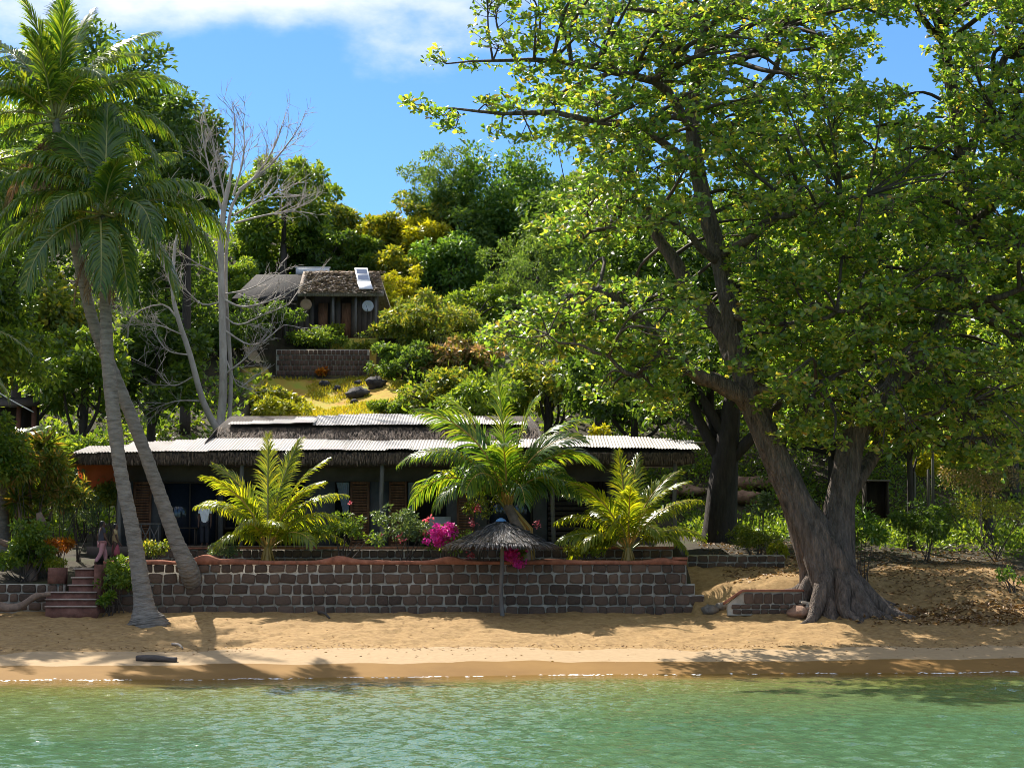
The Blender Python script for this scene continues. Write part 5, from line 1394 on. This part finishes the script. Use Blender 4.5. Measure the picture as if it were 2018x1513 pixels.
BUSHES = [
 ("round_shrub", 440, 1086, 30, 17, 69.6, 'greyleaf', 1300, .09, "small rounded pale green shrub on the wall left of the young palm", {}),
 ("bougainvillea", 672, 1045, 62, 50, 70.0, 'mid', 1700, .13, "straggling green bougainvillea right of the leftmost young palm", dict(nclump=34, frac=.22, stems=12)),
 ("hibiscus_bush", 800, 1045, 58, 55, 70.0, 'greyleaf', 2600, .13, "leafy hibiscus bush with small coral flowers left of the magenta flowers", dict(nclump=36, frac=.26, flowers=[(844, 1022, 7, 40, 'redpetal', .09), (790, 1058, 7, 36, 'redpetal', .09), (838, 1052, 6, 30, 'redpetal', .09), (690, 992, 4, 16, 'redpetal', .08), (752, 1052, 4, 14, 'redpetal', .07)])),
 ("bougainvillea", 880, 1070, 48, 34, 69.6, 'mid', 1300, .12, "bougainvillea with vivid magenta flowers spilling over the terrace wall", dict(nclump=26, flowers=[(858, 1058, 19, 340, 'petal', .13), (884, 1046, 17, 300, 'petal', .13), (872, 1066, 12, 130, 'petal', .12), (898, 1114, 9, 60, 'petal', .09), (925, 1096, 8, 50, 'redpetal', .09)])),
 ("bougainvillea", 945, 1008, 30, 28, 70.4, 'olive', 600, .11, "thin flowering bush with coral blooms left of the parasol top", dict(nclump=16, flowers=[(940, 998, 10, 50, 'redpetal', .09), (932, 1030, 8, 36, 'redpetal', .09), (1060, 1032, 7, 30, 'redpetal', .09)])),
 ("bougainvillea", 1016, 1096, 26, 16, 68.35, 'mid', 420, .11, "bougainvillea with crimson pink flowers under the parasol rim", dict(nclump=14, base_z=3.1, flowers=[(1004, 1090, 13, 200, 'petal', .12), (1022, 1098, 13, 200, 'petal', .12), (1016, 1104, 9, 90, 'redpetal', .11)])),
 ("round_shrub", 1155, 1088, 32, 14, 69.6, 'limeleaf', 1100, .09, "low yellow green shrub left of the rightmost young palm", {}),
 ("terrace_plant", 300, 1088, 34, 22, 69.6, 'olive', 800, .13, "reddish green plant between the two leaning palm trunks on the wall", dict(nclump=16)),
 ("terrace_plant", 236, 1140, 34, 42, 67.9, 'mid', 1500, .17, "leafy plant hanging over the wall end beside the steps", dict(nclump=26, aspect=.42)),
 ("terrace_plant", 212, 1182, 16, 18, 67.4, 'mid', 260, .20, "broad leaved plant at the foot of the wall beside the steps", dict(nclump=8, aspect=.45)),
 ("garden_shrub", 152, 1010, 40, 72, 73.5, 'greyleaf', 4200, .10, "tall grey green shrub standing behind the top of the steps", dict(nclump=44, frac=.26)),
 ("croton_bush", 118, 1078, 26, 15, 71.5, 'croton', 700, .18, "orange leaved croton left of the top of the steps", dict(nclump=12, aspect=.3)),
 ("garden_shrub", 98, 1108, 34, 22, 70.6, 'limeleaf', 1100, .12, "yellow green shrub below the orange croton", dict(nclump=18)),
 ("garden_shrub", 40, 1105, 44, 36, 70.2, 'mid', 1600, .18, "broad leaved green shrub on the far left garden wall", dict(nclump=22, aspect=.55)),
 ("garden_shrub", 215, 985, 30, 50, 75.0, 'olive', 1800, .15, "yellowing shrub under the orange cloth at the left house corner", dict(nclump=26)),
 ("garden_shrub", 20, 1000, 50, 60, 74.5, 'mid', 2600, .20, "dense green shrub at the far left behind the pale trunk", dict(nclump=30)),
 ("garden_shrub", 165, 900, 50, 40, 79.0, 'mid', 2600, .22, "green shrub behind the left end of the corrugated roof", dict(nclump=26)),
 ("strap_leaf_clump", 62, 930, 62, 58, 71.6, 'dracaena', 2600, .30, "tall clump of strap leaves filling the left garden below the shed", dict(nclump=34, aspect=.2, frac=.3)),
 ("garden_shrub", -15, 920, 55, 90, 70.6, 'mid', 3600, .20, "dark leafy shrub cut by the left edge above the garden wall", dict(nclump=40)),
 ("strap_leaf_clump", 120, 985, 44, 60, 72.2, 'dracaena', 1800, .26, "yellowing strap leaf clump between the tall grey green shrub and the left dracaenas", dict(nclump=28, aspect=.2, frac=.3)),
 ("garden_shrub", 55, 1075, 40, 45, 69.8, 'mid', 1900, .17, "sunlit green shrub around the stubby trunk on the garden wall", dict(nclump=26, aspect=.4)),
 ("garden_shrub", 190, 950, 34, 40, 76.5, 'limeleaf', 1600, .15, "light green shrub glowing beside the orange cloth", dict(nclump=22)),
 ("clipped_hedge", 1490, 1064, 46, 28, 73.5, 'hedge', 3000, .10, "bright yellow green clipped hedge left of the almond trunk", dict(nclump=34, hollow=.1)),
 ("clipped_hedge", 1534, 1086, 18, 22, 72.5, 'limeleaf', 1100, .10, "smaller glowing yellow hedge touching the almond trunk", dict(nclump=16, hollow=.1)),
 ("sapling", 1497, 1000, 22, 46, 74.0, 'greyleaf', 420, .17, "slender sapling with pale leaves above the clipped hedge", dict(nclump=18, frac=.3)),
 ("sapling", 1700, 1050, 44, 52, 70.0, 'vine', 700, .24, "leafy sapling with glossy leaves right of the almond trunk", dict(nclump=20, aspect=.42, frac=.3)),
 ("roadside_shrub", 1820, 1040, 60, 46, 77.0, 'dark', 3000, .16, "dark shrub on the shaded bank below the yellow foliage", dict(nclump=30)),
 ("roadside_shrub", 1830, 925, 34, 34, 86.0, 'yellow', 2200, .16, "glowing yellow foliage between the trunks right of the almond", dict(nclump=26)),
 ("dry_brush", 1935, 955, 66, 42, 80.0, 'autumn', 3000, .14, "dry brownish brush on the bank at the right edge", dict(nclump=34, aspect=.25, cat="brush")),
 ("dry_brush", 1960, 1010, 80, 18, 77.5, 'yelgreen', 1500, .14, "low yellowish weeds along the top of the shaded bank", dict(nclump=26, aspect=.3, cat="brush")),
 ("bank_plant", 1990, 1138, 30, 16, 69.0, 'vine', 260, .14, "small green plant on the leaf litter at the right edge", dict(nclump=10)),
 ("roof_plant", 1182, 849, 22, 8, 77.5, 'yellow', 200, .20, "yellow leaves lying on the right part of the roof", dict(nclump=8, cat="plant")),
 ("hill_bush", 540, 792, 48, 20, 97.0, 'yelgreen', 2600, .24, "bright yellow green bush above the roof ridge on the left of the slope", dict(nclump=34)),
 ("hill_bush", 555, 808, 50, 18, 92.5, 'limeleaf', 1500, .22, "bright green leafy bush right behind the roof ridge", dict(nclump=22)),
 ("hill_bush", 633, 733, 15, 9, 110.0, 'croton', 420, .26, "orange tinted bush at the foot of the retaining wall", dict(nclump=10)),
 ("hill_bush", 614, 712, 12, 16, 111.5, 'limeleaf', 120, .45, "small spiky green plant in front of the retaining wall", dict(nclump=5, aspect=.15)),
 ("hill_bush", 660, 655, 30, 12, 116.0, 'hedge', 900, .20, "small green bush before the hut door", dict(nclump=12)),
 ("hut_hedge", 610, 672, 75, 15, 114.6, 'mid', 3600, .18, "long clipped green hedge on top of the retaining wall", dict(nclump=46, frac=.3, hollow=.0)),
 ("hut_hedge", 705, 690, 34, 11, 114.2, 'hedge', 1500, .18, "short sunlit hedge at the right end of the retaining wall", dict(nclump=20, frac=.3, hollow=.0)),
 ("hill_bush", 535, 634, 50, 26, 115.5, 'dark', 3600, .24, "dark bush hiding the lower left of the hut", dict(nclump=34)),
 ("hill_bush", 640, 634, 18, 16, 116.2, 'mid', 900, .20, "leafy bush standing before the middle of the hut front", dict(nclump=14)),
 ("hill_bush", 470, 660, 60, 60, 110.0, 'dark', 3600, .28, "dark thicket left of the retaining wall behind the leafless tree", dict(nclump=36)),
 ("hill_bush", 790, 650, 46, 40, 112.0, 'olive', 2800, .24, "dusty olive bush just right of the hut's sunlit path", dict(nclump=34)),
 ("hill_bush", 770, 806, 36, 14, 96.0, 'mid', 1400, .22, "green bush behind the roof ridge right of the boulders", dict(nclump=20)),
]
for k, (nm, px, py, rx, ry, Y, mt, n, lf, lb, ex) in enumerate(BUSHES):
    if Y > 90: Y = Yon(px, py + ry * .9, 88, 148)
    bush(nm, px, py, rx, ry, Y, lb, mt, n, lf, seed=500 + k, **ex)

# dracaenas: heads of strap leaves on branching stems
def dracaena(px, py, Y, base_px, heads, label, seed):
    rg = np.random.default_rng(seed)
    bx = X(base_px, Y); gz = h1(bx, Y)
    root = thing("dracaena", (bx, Y, gz), label, "plant")
    for hx, hy, sc in heads:
        c = P(hx, hy, Y + rg.normal(0, .3))
        q_ = spline([(bx, Y, gz - .1), ((bx + c[0]) / 2 + rg.normal(0, .15), Y, gz * .5 + c[2] * .5 - .2), c], 8)
        mb = MB(); mb.tube(q_, np.linspace(.075, .04, 8), 7); mb.build("stem", M['log'], root, True)
        n = 110
        d = nrm(rg.normal(0, 1, (n, 3)) + [0, 0, .35])
        Cc = c + d * .06
        L_ = rg.uniform(.45, .75, n) * sc
        V, Ft = leaf_mesh(Cc, d, nrm(np.array([0, 0, 1.0]) + rg.normal(0, .2, (n, 3))), L_, L_ * .13, fold=.3, droop=.25)
        o = child("leaf_head", V, Ft, M['dracaena'], root); o["kind"] = "stuff"
dracaena(86, 905, 72.5, 78, [(86, 885, 1.35), (116, 930, 1.2), (52, 915, 1.2), (20, 880, 1.2)], "dracaena with tall head of strap leaves left of the house corner", 601)
dracaena(60, 985, 71.8, 70, [(35, 990, .9), (85, 975, .8), (75, 1030, .8)], "lower dracaena with bunched striped leaves at the far left", 602)
dracaena(20, 900, 74, 10, [(20, 890, 1.1), (5, 960, 1.0)], "dark green dracaena at the far left edge of the garden", 603)

# stubby pale trunk in the left garden
mb = MB(); Yt = 70.4
q_ = spline([(*P(62, 1150, Yt), .24), (*P(62, 1100, Yt), .20), (*P(70, 1060, Yt), .24), (*P(82, 1035, Yt), .20), (*P(76, 1010, Yt), .10)], 16); mb.tube(q_[:, :3], q_[:, 3], 10)
st_r = thing("stubby_tree", (P(62, 1150, Yt)[0], Yt, h1(P(62, 1150, Yt)[0], Yt)), "stubby pruned brown trunk with a low side branch in the left garden", "tree")
mb.build("trunk", M['log'], st_r, True)
mb = MB(); q_ = spline([(*P(70, 1060, Yt), .16), (*P(40, 1065, Yt), .12), (*P(15, 1072, Yt), .12), (*P(-10, 1060, Yt), .08)], 12); mb.tube(q_[:, :3], q_[:, 3], 8); mb.build("limb", M['log'], st_r, True)

# dark tree trunk right of the house
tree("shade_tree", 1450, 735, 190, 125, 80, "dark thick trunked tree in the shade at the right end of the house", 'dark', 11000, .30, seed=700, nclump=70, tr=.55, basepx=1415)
tree("slim_tree", 1790, 800, 70, 90, 80, "slim dark tree right of the almond's right limb", 'dark', 4000, .26, seed=701, nclump=40, tr=.13, basepx=1795)
# ledges of red earth beside the house
for k, (px, py, Y, r_, lb) in enumerate(((1345, 972, 79, .75, "reddish earth ledge just right of the house corner"), (1475, 958, 79.5, .85, "upper sunlit reddish rock between the dark trunk and the almond"), (1470, 985, 78.5, .8, "lower sunlit reddish rock between the dark trunk and the almond"))):
    o = rock(px, py, Yon(px, py, 76, 120), r_ * 1.3, lb, M['redrock'], name="rock_ledge", seed=40 + k, flat=.35)
# fence posts among the shrubs
for k, (px, t0, t1, Y) in enumerate(((1829, 925, 1000, 81), (1838, 890, 1000, 80), (1802, 930, 1010, 80))):
    p0, p1 = P(px, t1, Y), P(px, t0, Y)
    mb = MB(); mb.tube([p0 - [0, 0, .5], (p0 + p1) / 2 + [.01, 0, 0], p1, p1 + [0, 0, .015]], [.06, .06, .05, .02], 7)
    tag(mb.top("fence_post", M['greypost'], True), ["short dark fence post before the yellow foliage", "tallest fence post before the yellow foliage", "leftmost fence post beside the yellow foliage"][k], "post")
# dark box behind the sapling
rx_ = thing("garden_box", (X(1728, 77), 77, Z(1000, 77)), "dark open box with pale top edge right of the almond trunk", "box")
x0, x1, z0, z1 = X(1706, 77), X(1752, 77), Z(1000, 77) - .4, Z(948, 77)
for nm, bb in (("side_panel", (x0, x0 + .05, 77, 77.8, z0, z1)), ("side_panel", (x1 - .05, x1, 77, 77.8, z0, z1)), ("back_panel", (x0 + .051, x1 - .051, 77.7, 77.75, z0, z1))):
    mb = MB(); mb.box(*bb); mb.build(nm, M['darkwood'], rx_)
mb = MB(); mb.box(x0 - .05, x1 + .05, 76.95, 77.85, z1 + .003, z1 + .06); mb.build("lid", M['greypost'], rx_)

# far left shed, cable and lamp post
sh = thing("garden_shed", (X(20, 84), 84, h1(X(20, 84), 84)), "dark shed with red brown post at the left edge", "shed")
zs = h1(X(20, 84), 84)
for px in (-20, 28, 58):
    mb = MB(); mb.box(X(px, 84), X(px, 84) + .18, 84, 84.18, zs - .3, Z(800, 84)); mb.build("post", M['rusty'], sh)
mb = MB(); mb.box(X(-30, 84), X(66, 84), 84.6, 84.7, zs - .3, Z(800, 84)); mb.build("back_wall", M['darkwood'], sh)
mb = MB(); V = [(X(-40, 84), 83.5, Z(803, 84)), (X(72, 84), 83.5, Z(803, 84)), (X(72, 84), 86, Z(786, 86)), (X(-40, 84), 86, Z(786, 86))]
mb.add(V + [(a, b, c + .08) for a, b, c in V], [(3, 2, 1, 0), (4, 5, 6, 7), (0, 1, 5, 4), (1, 2, 6, 5), (2, 3, 7, 6), (3, 0, 4, 7)]); mb.build("roof", M['darkwood'], sh)
mb = MB(); mb.tube(spline([P(-30, 752, 82), P(0, 775, 82), P(30, 793, 82), P(66, 812, 82)], 10), .025, 5)
tag(mb.top("pale_pipe", M['pipe'], True), "thin pale pipe slanting down at the left edge beside the shed", "pipe")

# ------------------------------------------------------------------ thatched parasol
YU = 67.55
ub = P(990, 1205, YU); ub[2] = h1(ub[0], YU)
um = thing("thatched_parasol", ub, "thatched beach parasol on a thin wooden pole in front of the wall", "parasol")
mb = MB(); zt0 = P(986, 1030, YU)[2]
zz = np.linspace(ub[2] - .3, zt0, 14)
mb.tube(np.stack([ub[0] + .035 * np.sin(zz * 2.2) - .02 * (zz - ub[2]), np.full(14, YU), zz], -1), np.linspace(.085, .06, 14), 8, wob=.05, rng=np.random.default_rng(1)); mb.build("pole", M['greypost'], um, True)
cxu = ub[0] - .05; zrim, ztp = P(990, 1073, YU)[2], P(986, 1026, YU)[2]; RU = 104 * S(YU)
prof = [(0, ztp), (.25, ztp - .10), (.7, ztp - .33), (1.2, ztp - .58), (1.6, ztp - .76), (RU, zrim), (RU - .03, zrim - .05), (1.2, ztp - .68), (.1, ztp - .16)]
n = 28; V = []; q = []
rg = np.random.default_rng(2)
for k, (r_, z) in enumerate(prof):
    for j in range(n):
        a = j * 2 * math.pi / n; rr = r_ * (1 + .03 * math.sin(5 * a) + (.02 * rg.normal() if k > 3 else 0)); V.append((cxu + rr * math.cos(a), YU + rr * math.sin(a), z + .03 * math.sin(3 * a) * (r_ / RU)))
    if k: q += [((k - 1) * n + j, (k - 1) * n + (j + 1) % n, k * n + (j + 1) % n, k * n + j) for j in range(n)]
child("canopy", V, np.array(q), M['thatch'], um, True)
ns = 5200; a = rg.random(ns) * 6.283; r_ = RU * rg.random(ns) ** .6
z = np.interp(r_, [p[0] for p in prof[:6]], [p[1] for p in prof[:6]]) + .015
d = np.stack([np.cos(a) * .87, np.sin(a) * .87, np.full(ns, -.42)], -1) + rg.normal(0, .16, (ns, 3)); L_ = rg.uniform(.2, .5, ns) * np.where(r_ > RU * .9, .8, 1)
V, Ft = leaf_mesh(np.stack([cxu + r_ * np.cos(a), YU + r_ * np.sin(a), z], -1), d, np.array([[0, 0, 1.0]]) + rg.normal(0, .2, (ns, 3)), L_, np.full(ns, .035), droop=.15)
o = child("straw", V, Ft, M['umbstraw'], um); o["kind"] = "stuff"
for j in range(10):
    aa = j * .6283; mb = MB(); mb.tube([(cxu + .05 * math.cos(aa), YU + .05 * math.sin(aa), ztp - .14), (cxu + (RU - .1) * math.cos(aa), YU + (RU - .1) * math.sin(aa), zrim - .06)], .02, 5); mb.build("rib", M['greypost'], um)
mb = MB(); mb.tube([(cxu, YU, ztp - .03), (cxu, YU, ztp + .04), (cxu, YU, ztp + .10)], [.20, .16, .05], 10); mb.build("cap", M['bluecap'], um, True)

# ------------------------------------------------------------------ people
def skin_part(name, verts, edges, radii, mat, parent, sub=2):
    me = bpy.data.meshes.new(name)
    v = np.asarray(verts, float) - origin(parent)
    me.from_pydata([tuple(p) for p in v], edges, [])
    me.materials.append(mat)
    o = link(name, me, parent)
    me.skin_vertices or None
    sk = o.modifiers.new("skin", 'SKIN'); sk.use_smooth_shade = True
    for sv, r_ in zip(me.skin_vertices[0].data, radii):
        sv.radius = r_ if isinstance(r_, tuple) else (r_, r_)
        sv.use_root = False
    me.skin_vertices[0].data[0].use_root = True
    sb = o.modifiers.new("sub", 'SUBSURF'); sb.levels = sub; sb.render_levels = sub
    return o

def person(base, H, yaw, label, J, shirt, trousers, hair_long=False, skirt=False, print_mat=None):
    """J: joint offsets in body space (x right, y forward, z up) as fractions of the height"""
    root = thing("person", base, label, "person")
    c_, s_ = math.cos(yaw), math.sin(yaw)
    W = {k: np.array([base[0] + H * (v[0] * c_ - v[1] * s_), base[1] + H * (v[0] * s_ + v[1] * c_), base[2] + H * v[2]]) for k, v in J.items()}
    order = ['pelvis', 'waist', 'chest', 'neck', 'jaw', 'skull', 'crown', 'shL', 'elL', 'wrL', 'haL', 'shR', 'elR', 'wrR', 'haR', 'hiL', 'knL', 'anL', 'toL', 'hiR', 'knR', 'anR', 'toR', 'nose']
    E = [('pelvis', 'waist'), ('waist', 'chest'), ('chest', 'neck'), ('neck', 'jaw'), ('jaw', 'skull'), ('skull', 'crown'), ('chest', 'shL'), ('shL', 'elL'), ('elL', 'wrL'), ('wrL', 'haL'), ('chest', 'shR'), ('shR', 'elR'), ('elR', 'wrR'), ('wrR', 'haR'), ('pelvis', 'hiL'), ('hiL', 'knL'), ('knL', 'anL'), ('anL', 'toL'), ('pelvis', 'hiR'), ('hiR', 'knR'), ('knR', 'anR'), ('anR', 'toR'), ('jaw', 'nose')]
    rad = dict(pelvis=.075, waist=.068, chest=.08, neck=.032, jaw=.042, skull=.052, crown=.035, nose=.014)
    for k in 'LR': rad.update({'sh' + k: .036, 'el' + k: .026, 'wr' + k: .018, 'ha' + k: .020, 'hi' + k: .056, 'kn' + k: .036, 'an' + k: .022, 'to' + k: .020})
    ix = {k: i for i, k in enumerate(order)}
    skin_part("body", [W[k] for k in order], [(ix[a], ix[b]) for a, b in E], [rad[k] * H for k in order], M['skin'], root)
    def cloth(name, keys, edges, grow, mat, over={}):
        ii = {k: i for i, k in enumerate(keys)}
        skin_part(name, [over.get(k, W.get(k)) for k in keys], [(ii[a], ii[b]) for a, b in edges], [grow[k] * H for k in keys], mat, root)
    eL, eR = W['shL'] * .45 + W['elL'] * .55, W['shR'] * .45 + W['elR'] * .55
    hem = W['pelvis'] - np.array([0, 0, .01 * H])
    cloth("shirt", ['waist', 'hem', 'chest', 'neckb', 'shL', 'slL', 'shR', 'slR'], [('hem', 'waist'), ('waist', 'chest'), ('chest', 'neckb'), ('chest', 'shL'), ('shL', 'slL'), ('chest', 'shR'), ('shR', 'slR')],
          dict(waist=.082, hem=.088, chest=.092, neckb=.048, shL=.046, slL=.042, shR=.046, slR=.042), shirt, dict(hem=hem, neckb=W['neck'] - np.array([0, 0, .03 * H]), slL=eL, slR=eR))
    if skirt:
        low = (W['knL'] + W['knR']) / 2 - np.array([0, 0, .10 * H])
        cloth("skirt", ['pelvis', 'mid', 'low'], [('pelvis', 'mid'), ('mid', 'low')], dict(pelvis=.09, mid=.10, low=.115), trousers, dict(mid=(W['pelvis'] + low) / 2, low=low))
    else:
        lL, lR = W['knL'] * .12 + W['anL'] * .88, W['knR'] * .12 + W['anR'] * .88
        cloth("trousers", ['pelvis', 'hiL', 'knL', 'loL', 'hiR', 'knR', 'loR'], [('pelvis', 'hiL'), ('hiL', 'knL'), ('knL', 'loL'), ('pelvis', 'hiR'), ('hiR', 'knR'), ('knR', 'loR')],
              dict(pelvis=.084, hiL=.066, knL=.048, loL=.042, hiR=.066, knR=.048, loR=.042), trousers, dict(loL=lL, loR=lR))
    fwd = np.array([-s_, c_, 0.0])
    hp = [W['crown'] + np.array([0, 0, .012 * H]), W['skull'] - fwd * .016 * H + np.array([0, 0, .012 * H]), W['jaw'] - fwd * .022 * H]
    hr = [.040, .056, .044]
    if hair_long: hp.append(W['neck'] - fwd * .03 * H); hr.append(.034)
    skin_part("hair", hp, [(k, k + 1) for k in range(len(hp) - 1)], [x_ * H for x_ in hr], M['hair'], root)
    # facial features
    sd = np.array([c_, s_, 0.0])
    hc = W['skull'] * .6 + W['jaw'] * .4
    for s2 in (-1, 1):
        mb = MB(); e = hc + fwd * .047 * H + sd * s2 * .019 * H; mb.tube([e - fwd * .004, e, e + fwd * .006], [.006, .007, .003], 6); mb.build("eye", M['white'], root)
        mb = MB(); e = hc + sd * s2 * .05 * H; mb.tube([e - [0, 0, .02], e, e + [0, 0, .03]], [.008, .016, .01], 6); mb.build("ear", M['skin'], root)
    mb = MB(); e = W['jaw'] + fwd * .040 * H - [0, 0, .004]; mb.tube([e - sd * .022, e + fwd * .004, e + sd * .022], .006, 5); mb.build("mouth", M['redskirt'], root)
    # fingers
    for k in 'LR':
        d = nrm(W['ha' + k] - W['wr' + k]); lat = nrm(np.cross(d, sd) + 1e-6)
        for f_, (off, ln) in enumerate(((-.021, .065), (-.007, .075), (.007, .072), (.021, .058), (.034, .045))):
            p0 = W['ha' + k] + lat * off * .9 - d * (.02 if f_ == 4 else 0)
            p1 = p0 + d * ln * .5 + (lat * .02 if f_ == 4 else 0); p2 = p0 + d * ln + (lat * .025 if f_ == 4 else 0) - fwd * .012
            mb = MB(); mb.tube([p0 - d * .015, p1, p2], [.0095, .0088, .006], 5); mb.build("finger", M['skin'], root, True)
    return root, W, fwd, sd

stand = dict(pelvis=(0, 0, .52), waist=(0, 0, .60), chest=(0, 0, .73), neck=(0, .005, .835), jaw=(0, .02, .875), skull=(0, .012, .925), crown=(0, .005, .965), nose=(0, .068, .905),
             shL=(-.105, 0, .80), elL=(-.13, -.01, .62), wrL=(-.13, .03, .475), haL=(-.13, .045, .43), shR=(.105, 0, .80), elR=(.13, -.01, .62), wrR=(.13, .03, .475), haR=(.13, .045, .43),
             hiL=(-.052, 0, .49), knL=(-.056, .012, .275), anL=(-.058, -.005, .045), toL=(-.062, .075, .018), hiR=(.052, 0, .49), knR=(.056, .012, .275), anR=(.058, -.005, .045), toR=(.062, .075, .018))
walk = dict(stand); walk.update(knL=(-.05, .09, .29), anL=(-.05, .10, .06), toL=(-.05, .175, .03), knR=(.05, -.03, .28), anR=(.05, -.16, .07), toR=(.05, -.10, .02), elL=(-.12, -.07, .63), wrL=(-.12, -.05, .49), haL=(-.12, -.04, .445), elR=(.12, .04, .62), wrR=(.11, .12, .50), haR=(.11, .145, .46))
zst = Z(1122, 68.6)
def foot(px, py, y): return P(px, py, y)
pw_ = P(200, 1116, 70.5)
person((pw_[0], 70.5, pw_[2]), 1.72, R(-65), "person in charcoal top and pink trousers walking at the head of the steps", walk, M['shirtdark'], M['pink'], hair_long=True)
pw2 = P(226, 1112, 71.0)
person((pw2[0], 71.0, pw2[2]), 1.55, R(-80), "person in tan shirt and red skirt half hidden behind the palm trunk", walk, M['shirttan'], M['redskirt'], hair_long=True, skirt=True)
pw3 = P(403, 1078, 74.6)
_, W3, f3, s3 = person((pw3[0], 74.6, ZF), 1.80, R(180), "person in a white T-shirt standing in the dark porch", stand, M['shirtwhite'], M['navy'])
mb = MB(); cc_ = W3['chest'] + f3 * .168 + np.array([0, 0, .02])
for k in range(2):
    mb.add([cc_ - s3 * .09 + [0, 0, -.035 * k], cc_ + s3 * .09 + [0, 0, -.035 * k], cc_ + s3 * .09 + [0, 0, .018 - .035 * k], cc_ - s3 * .09 + [0, 0, .018 - .035 * k]], [(0, 1, 2, 3)])
# ------------------------------------------------------------------ beach odds and ends
def stick(pts, r0, r1, name, mat, label, cat, n=10):
    q_ = spline(pts, n); mb = MB(); mb.tube(q_, np.linspace(r0, r1, n), 7, wob=.08, rng=np.random.default_rng(9)); return tag(mb.top(name, M[mat], True), label, cat)
def G3(px, py, dz=0.0):
    y = Yon(px, py, 50, 69); x = P(px, py, y)[0]; return np.array([x, y, h1(x, y) + dz])
stick([G3(270, 1301, .05), G3(310, 1303, .09), G3(348, 1304, .05)], .11, .08, "driftwood", 'drift', "dark driftwood log lying near the water on the left", "driftwood")
stick([G3(340, 1271, .04), G3(352, 1276, .10), G3(360, 1279, .04)], .05, .03, "driftwood", 'paledrift', "short pale stick on the sand below the palm shadow", "driftwood")
stick([G3(628, 1209, .05), G3(640, 1214, .10), G3(650, 1220, .04)], .06, .035, "driftwood", 'drift', "small dark stick on the sand before the terrace wall", "driftwood")
stick([P(-20, 1190, 67.2), P(30, 1198, 67.0), P(70, 1175, 67.0), P(100, 1170, 67.1)], .18, .07, "fallen_trunk", 'log', "gnarled fallen trunk against the garden wall at the left edge", "log", 14)
rg = np.random.default_rng(66)
for k in range(8):
    c = P(1588 + 6 * (k % 4) + rg.normal(0, 2), 1200 - 9 * (k // 4) - rg.uniform(0, 3), 66.2 + .12 * (k // 4))
    d_ = np.array([rg.uniform(.2, .4), rg.uniform(-.2, .2), rg.normal(0, .07)])
    mb = MB(); mb.tube([c - d_, c, c + d_], [.05, .055, .045], 7)
    tag(mb.top("firewood_log", M['paledrift'], True), "short pale log in the wood heap at the right end of the planter wall", "log", "wood heap beside the planter wall")
for k, (px, py, r_, lb) in enumerate(((1590, 1172, .34, "pale boulder leaning on the almond trunk beside the planter wall"), (1572, 1140, .42, "brown boulder at the left foot of the almond trunk"), (1400, 1192, .34, "grey stone at the right foot of the terrace wall"), (1425, 1200, .22, "small grey stone between terrace wall and planter wall"))):
    o = rock(px, py, 66.3 if k < 2 else 67.6, r_, lb, M['redrock'] if k < 2 else M['greyrock'], seed=60 + k, flat=.6, zoff=.3)

# fallen leaves on the bank and the beach
nL = 5200
fx = rg.uniform(X(1650, 66), 21, nL); fy = rg.uniform(64.6, 72, nL)
cen = 66.4 + (fx - 13) * .12
kk = (np.abs(fy - cen) < 1.6 * rg.random(nL) ** .5 + .2) & (rg.random(nL) < smooth(10.5, 15.5, fx) * .9 + .06)
fx, fy = fx[kk], fy[kk]; m = len(fx)
C = np.stack([fx, fy, h(fx, fy) + rg.uniform(.01, .10, m)], -1)
a = rg.random(m) * 6.283
V, Ft = leaf_mesh(C, np.stack([np.cos(a), np.sin(a), rg.normal(0, .3, m)], -1), nrm(rg.normal(0, .4, (m, 3)) + [0, 0, 1]), rg.uniform(.14, .28, m), rg.uniform(.08, .15, m), fold=.25, droop=.2)
n2 = 4200; f2x = rg.uniform(XR + .5, 20, n2); f2y = rg.uniform(69, 80, n2)
C2 = np.stack([f2x, f2y, h(f2x, f2y) + rg.uniform(.005, .04, n2)], -1); a2 = rg.random(n2) * 6.283
V2, F2 = leaf_mesh(C2, np.stack([np.cos(a2), np.sin(a2), rg.normal(0, .2, n2)], -1), nrm(rg.normal(0, .3, (n2, 3)) + [0, 0, 1]), rg.uniform(.08, .2, n2), rg.uniform(.04, .1, n2), fold=.25, droop=.2)
Ft = np.vstack([Ft, F2 + len(V)]); V = np.vstack([V, V2])
tag(link("leaf_litter", mesh_np("leaf_litter", V, Ft, M['litter'])), "drift of dry brown fallen leaves on the right bank", "leaf litter", kind="stuff")
nL = 1500
fx = rg.uniform(-19, 19, nL); fy = rg.uniform(58, 68, nL)
ws_ = shore(fx); on = rg.random(nL) < .55; fy = np.where(on, ws_ + (68.5 - ws_) * (.36 + rg.normal(0, .018, nL) + .02 * np.sin(fx * .8)), fy); C = np.stack([fx, fy, h(fx, fy) + .012], -1); a = rg.random(nL) * 6.283
V, Ft = leaf_mesh(C, np.stack([np.cos(a), np.sin(a), 0 * a], -1), nrm(rg.normal(0, .2, (nL, 3)) + [0, 0, 1]), rg.uniform(.04, .14, nL), rg.uniform(.02, .055, nL), fold=.2)
tag(link("beach_debris", mesh_np("beach_debris", V, Ft, M['litter'])), "scattered bits of dry leaf on the sand", "debris", kind="stuff")
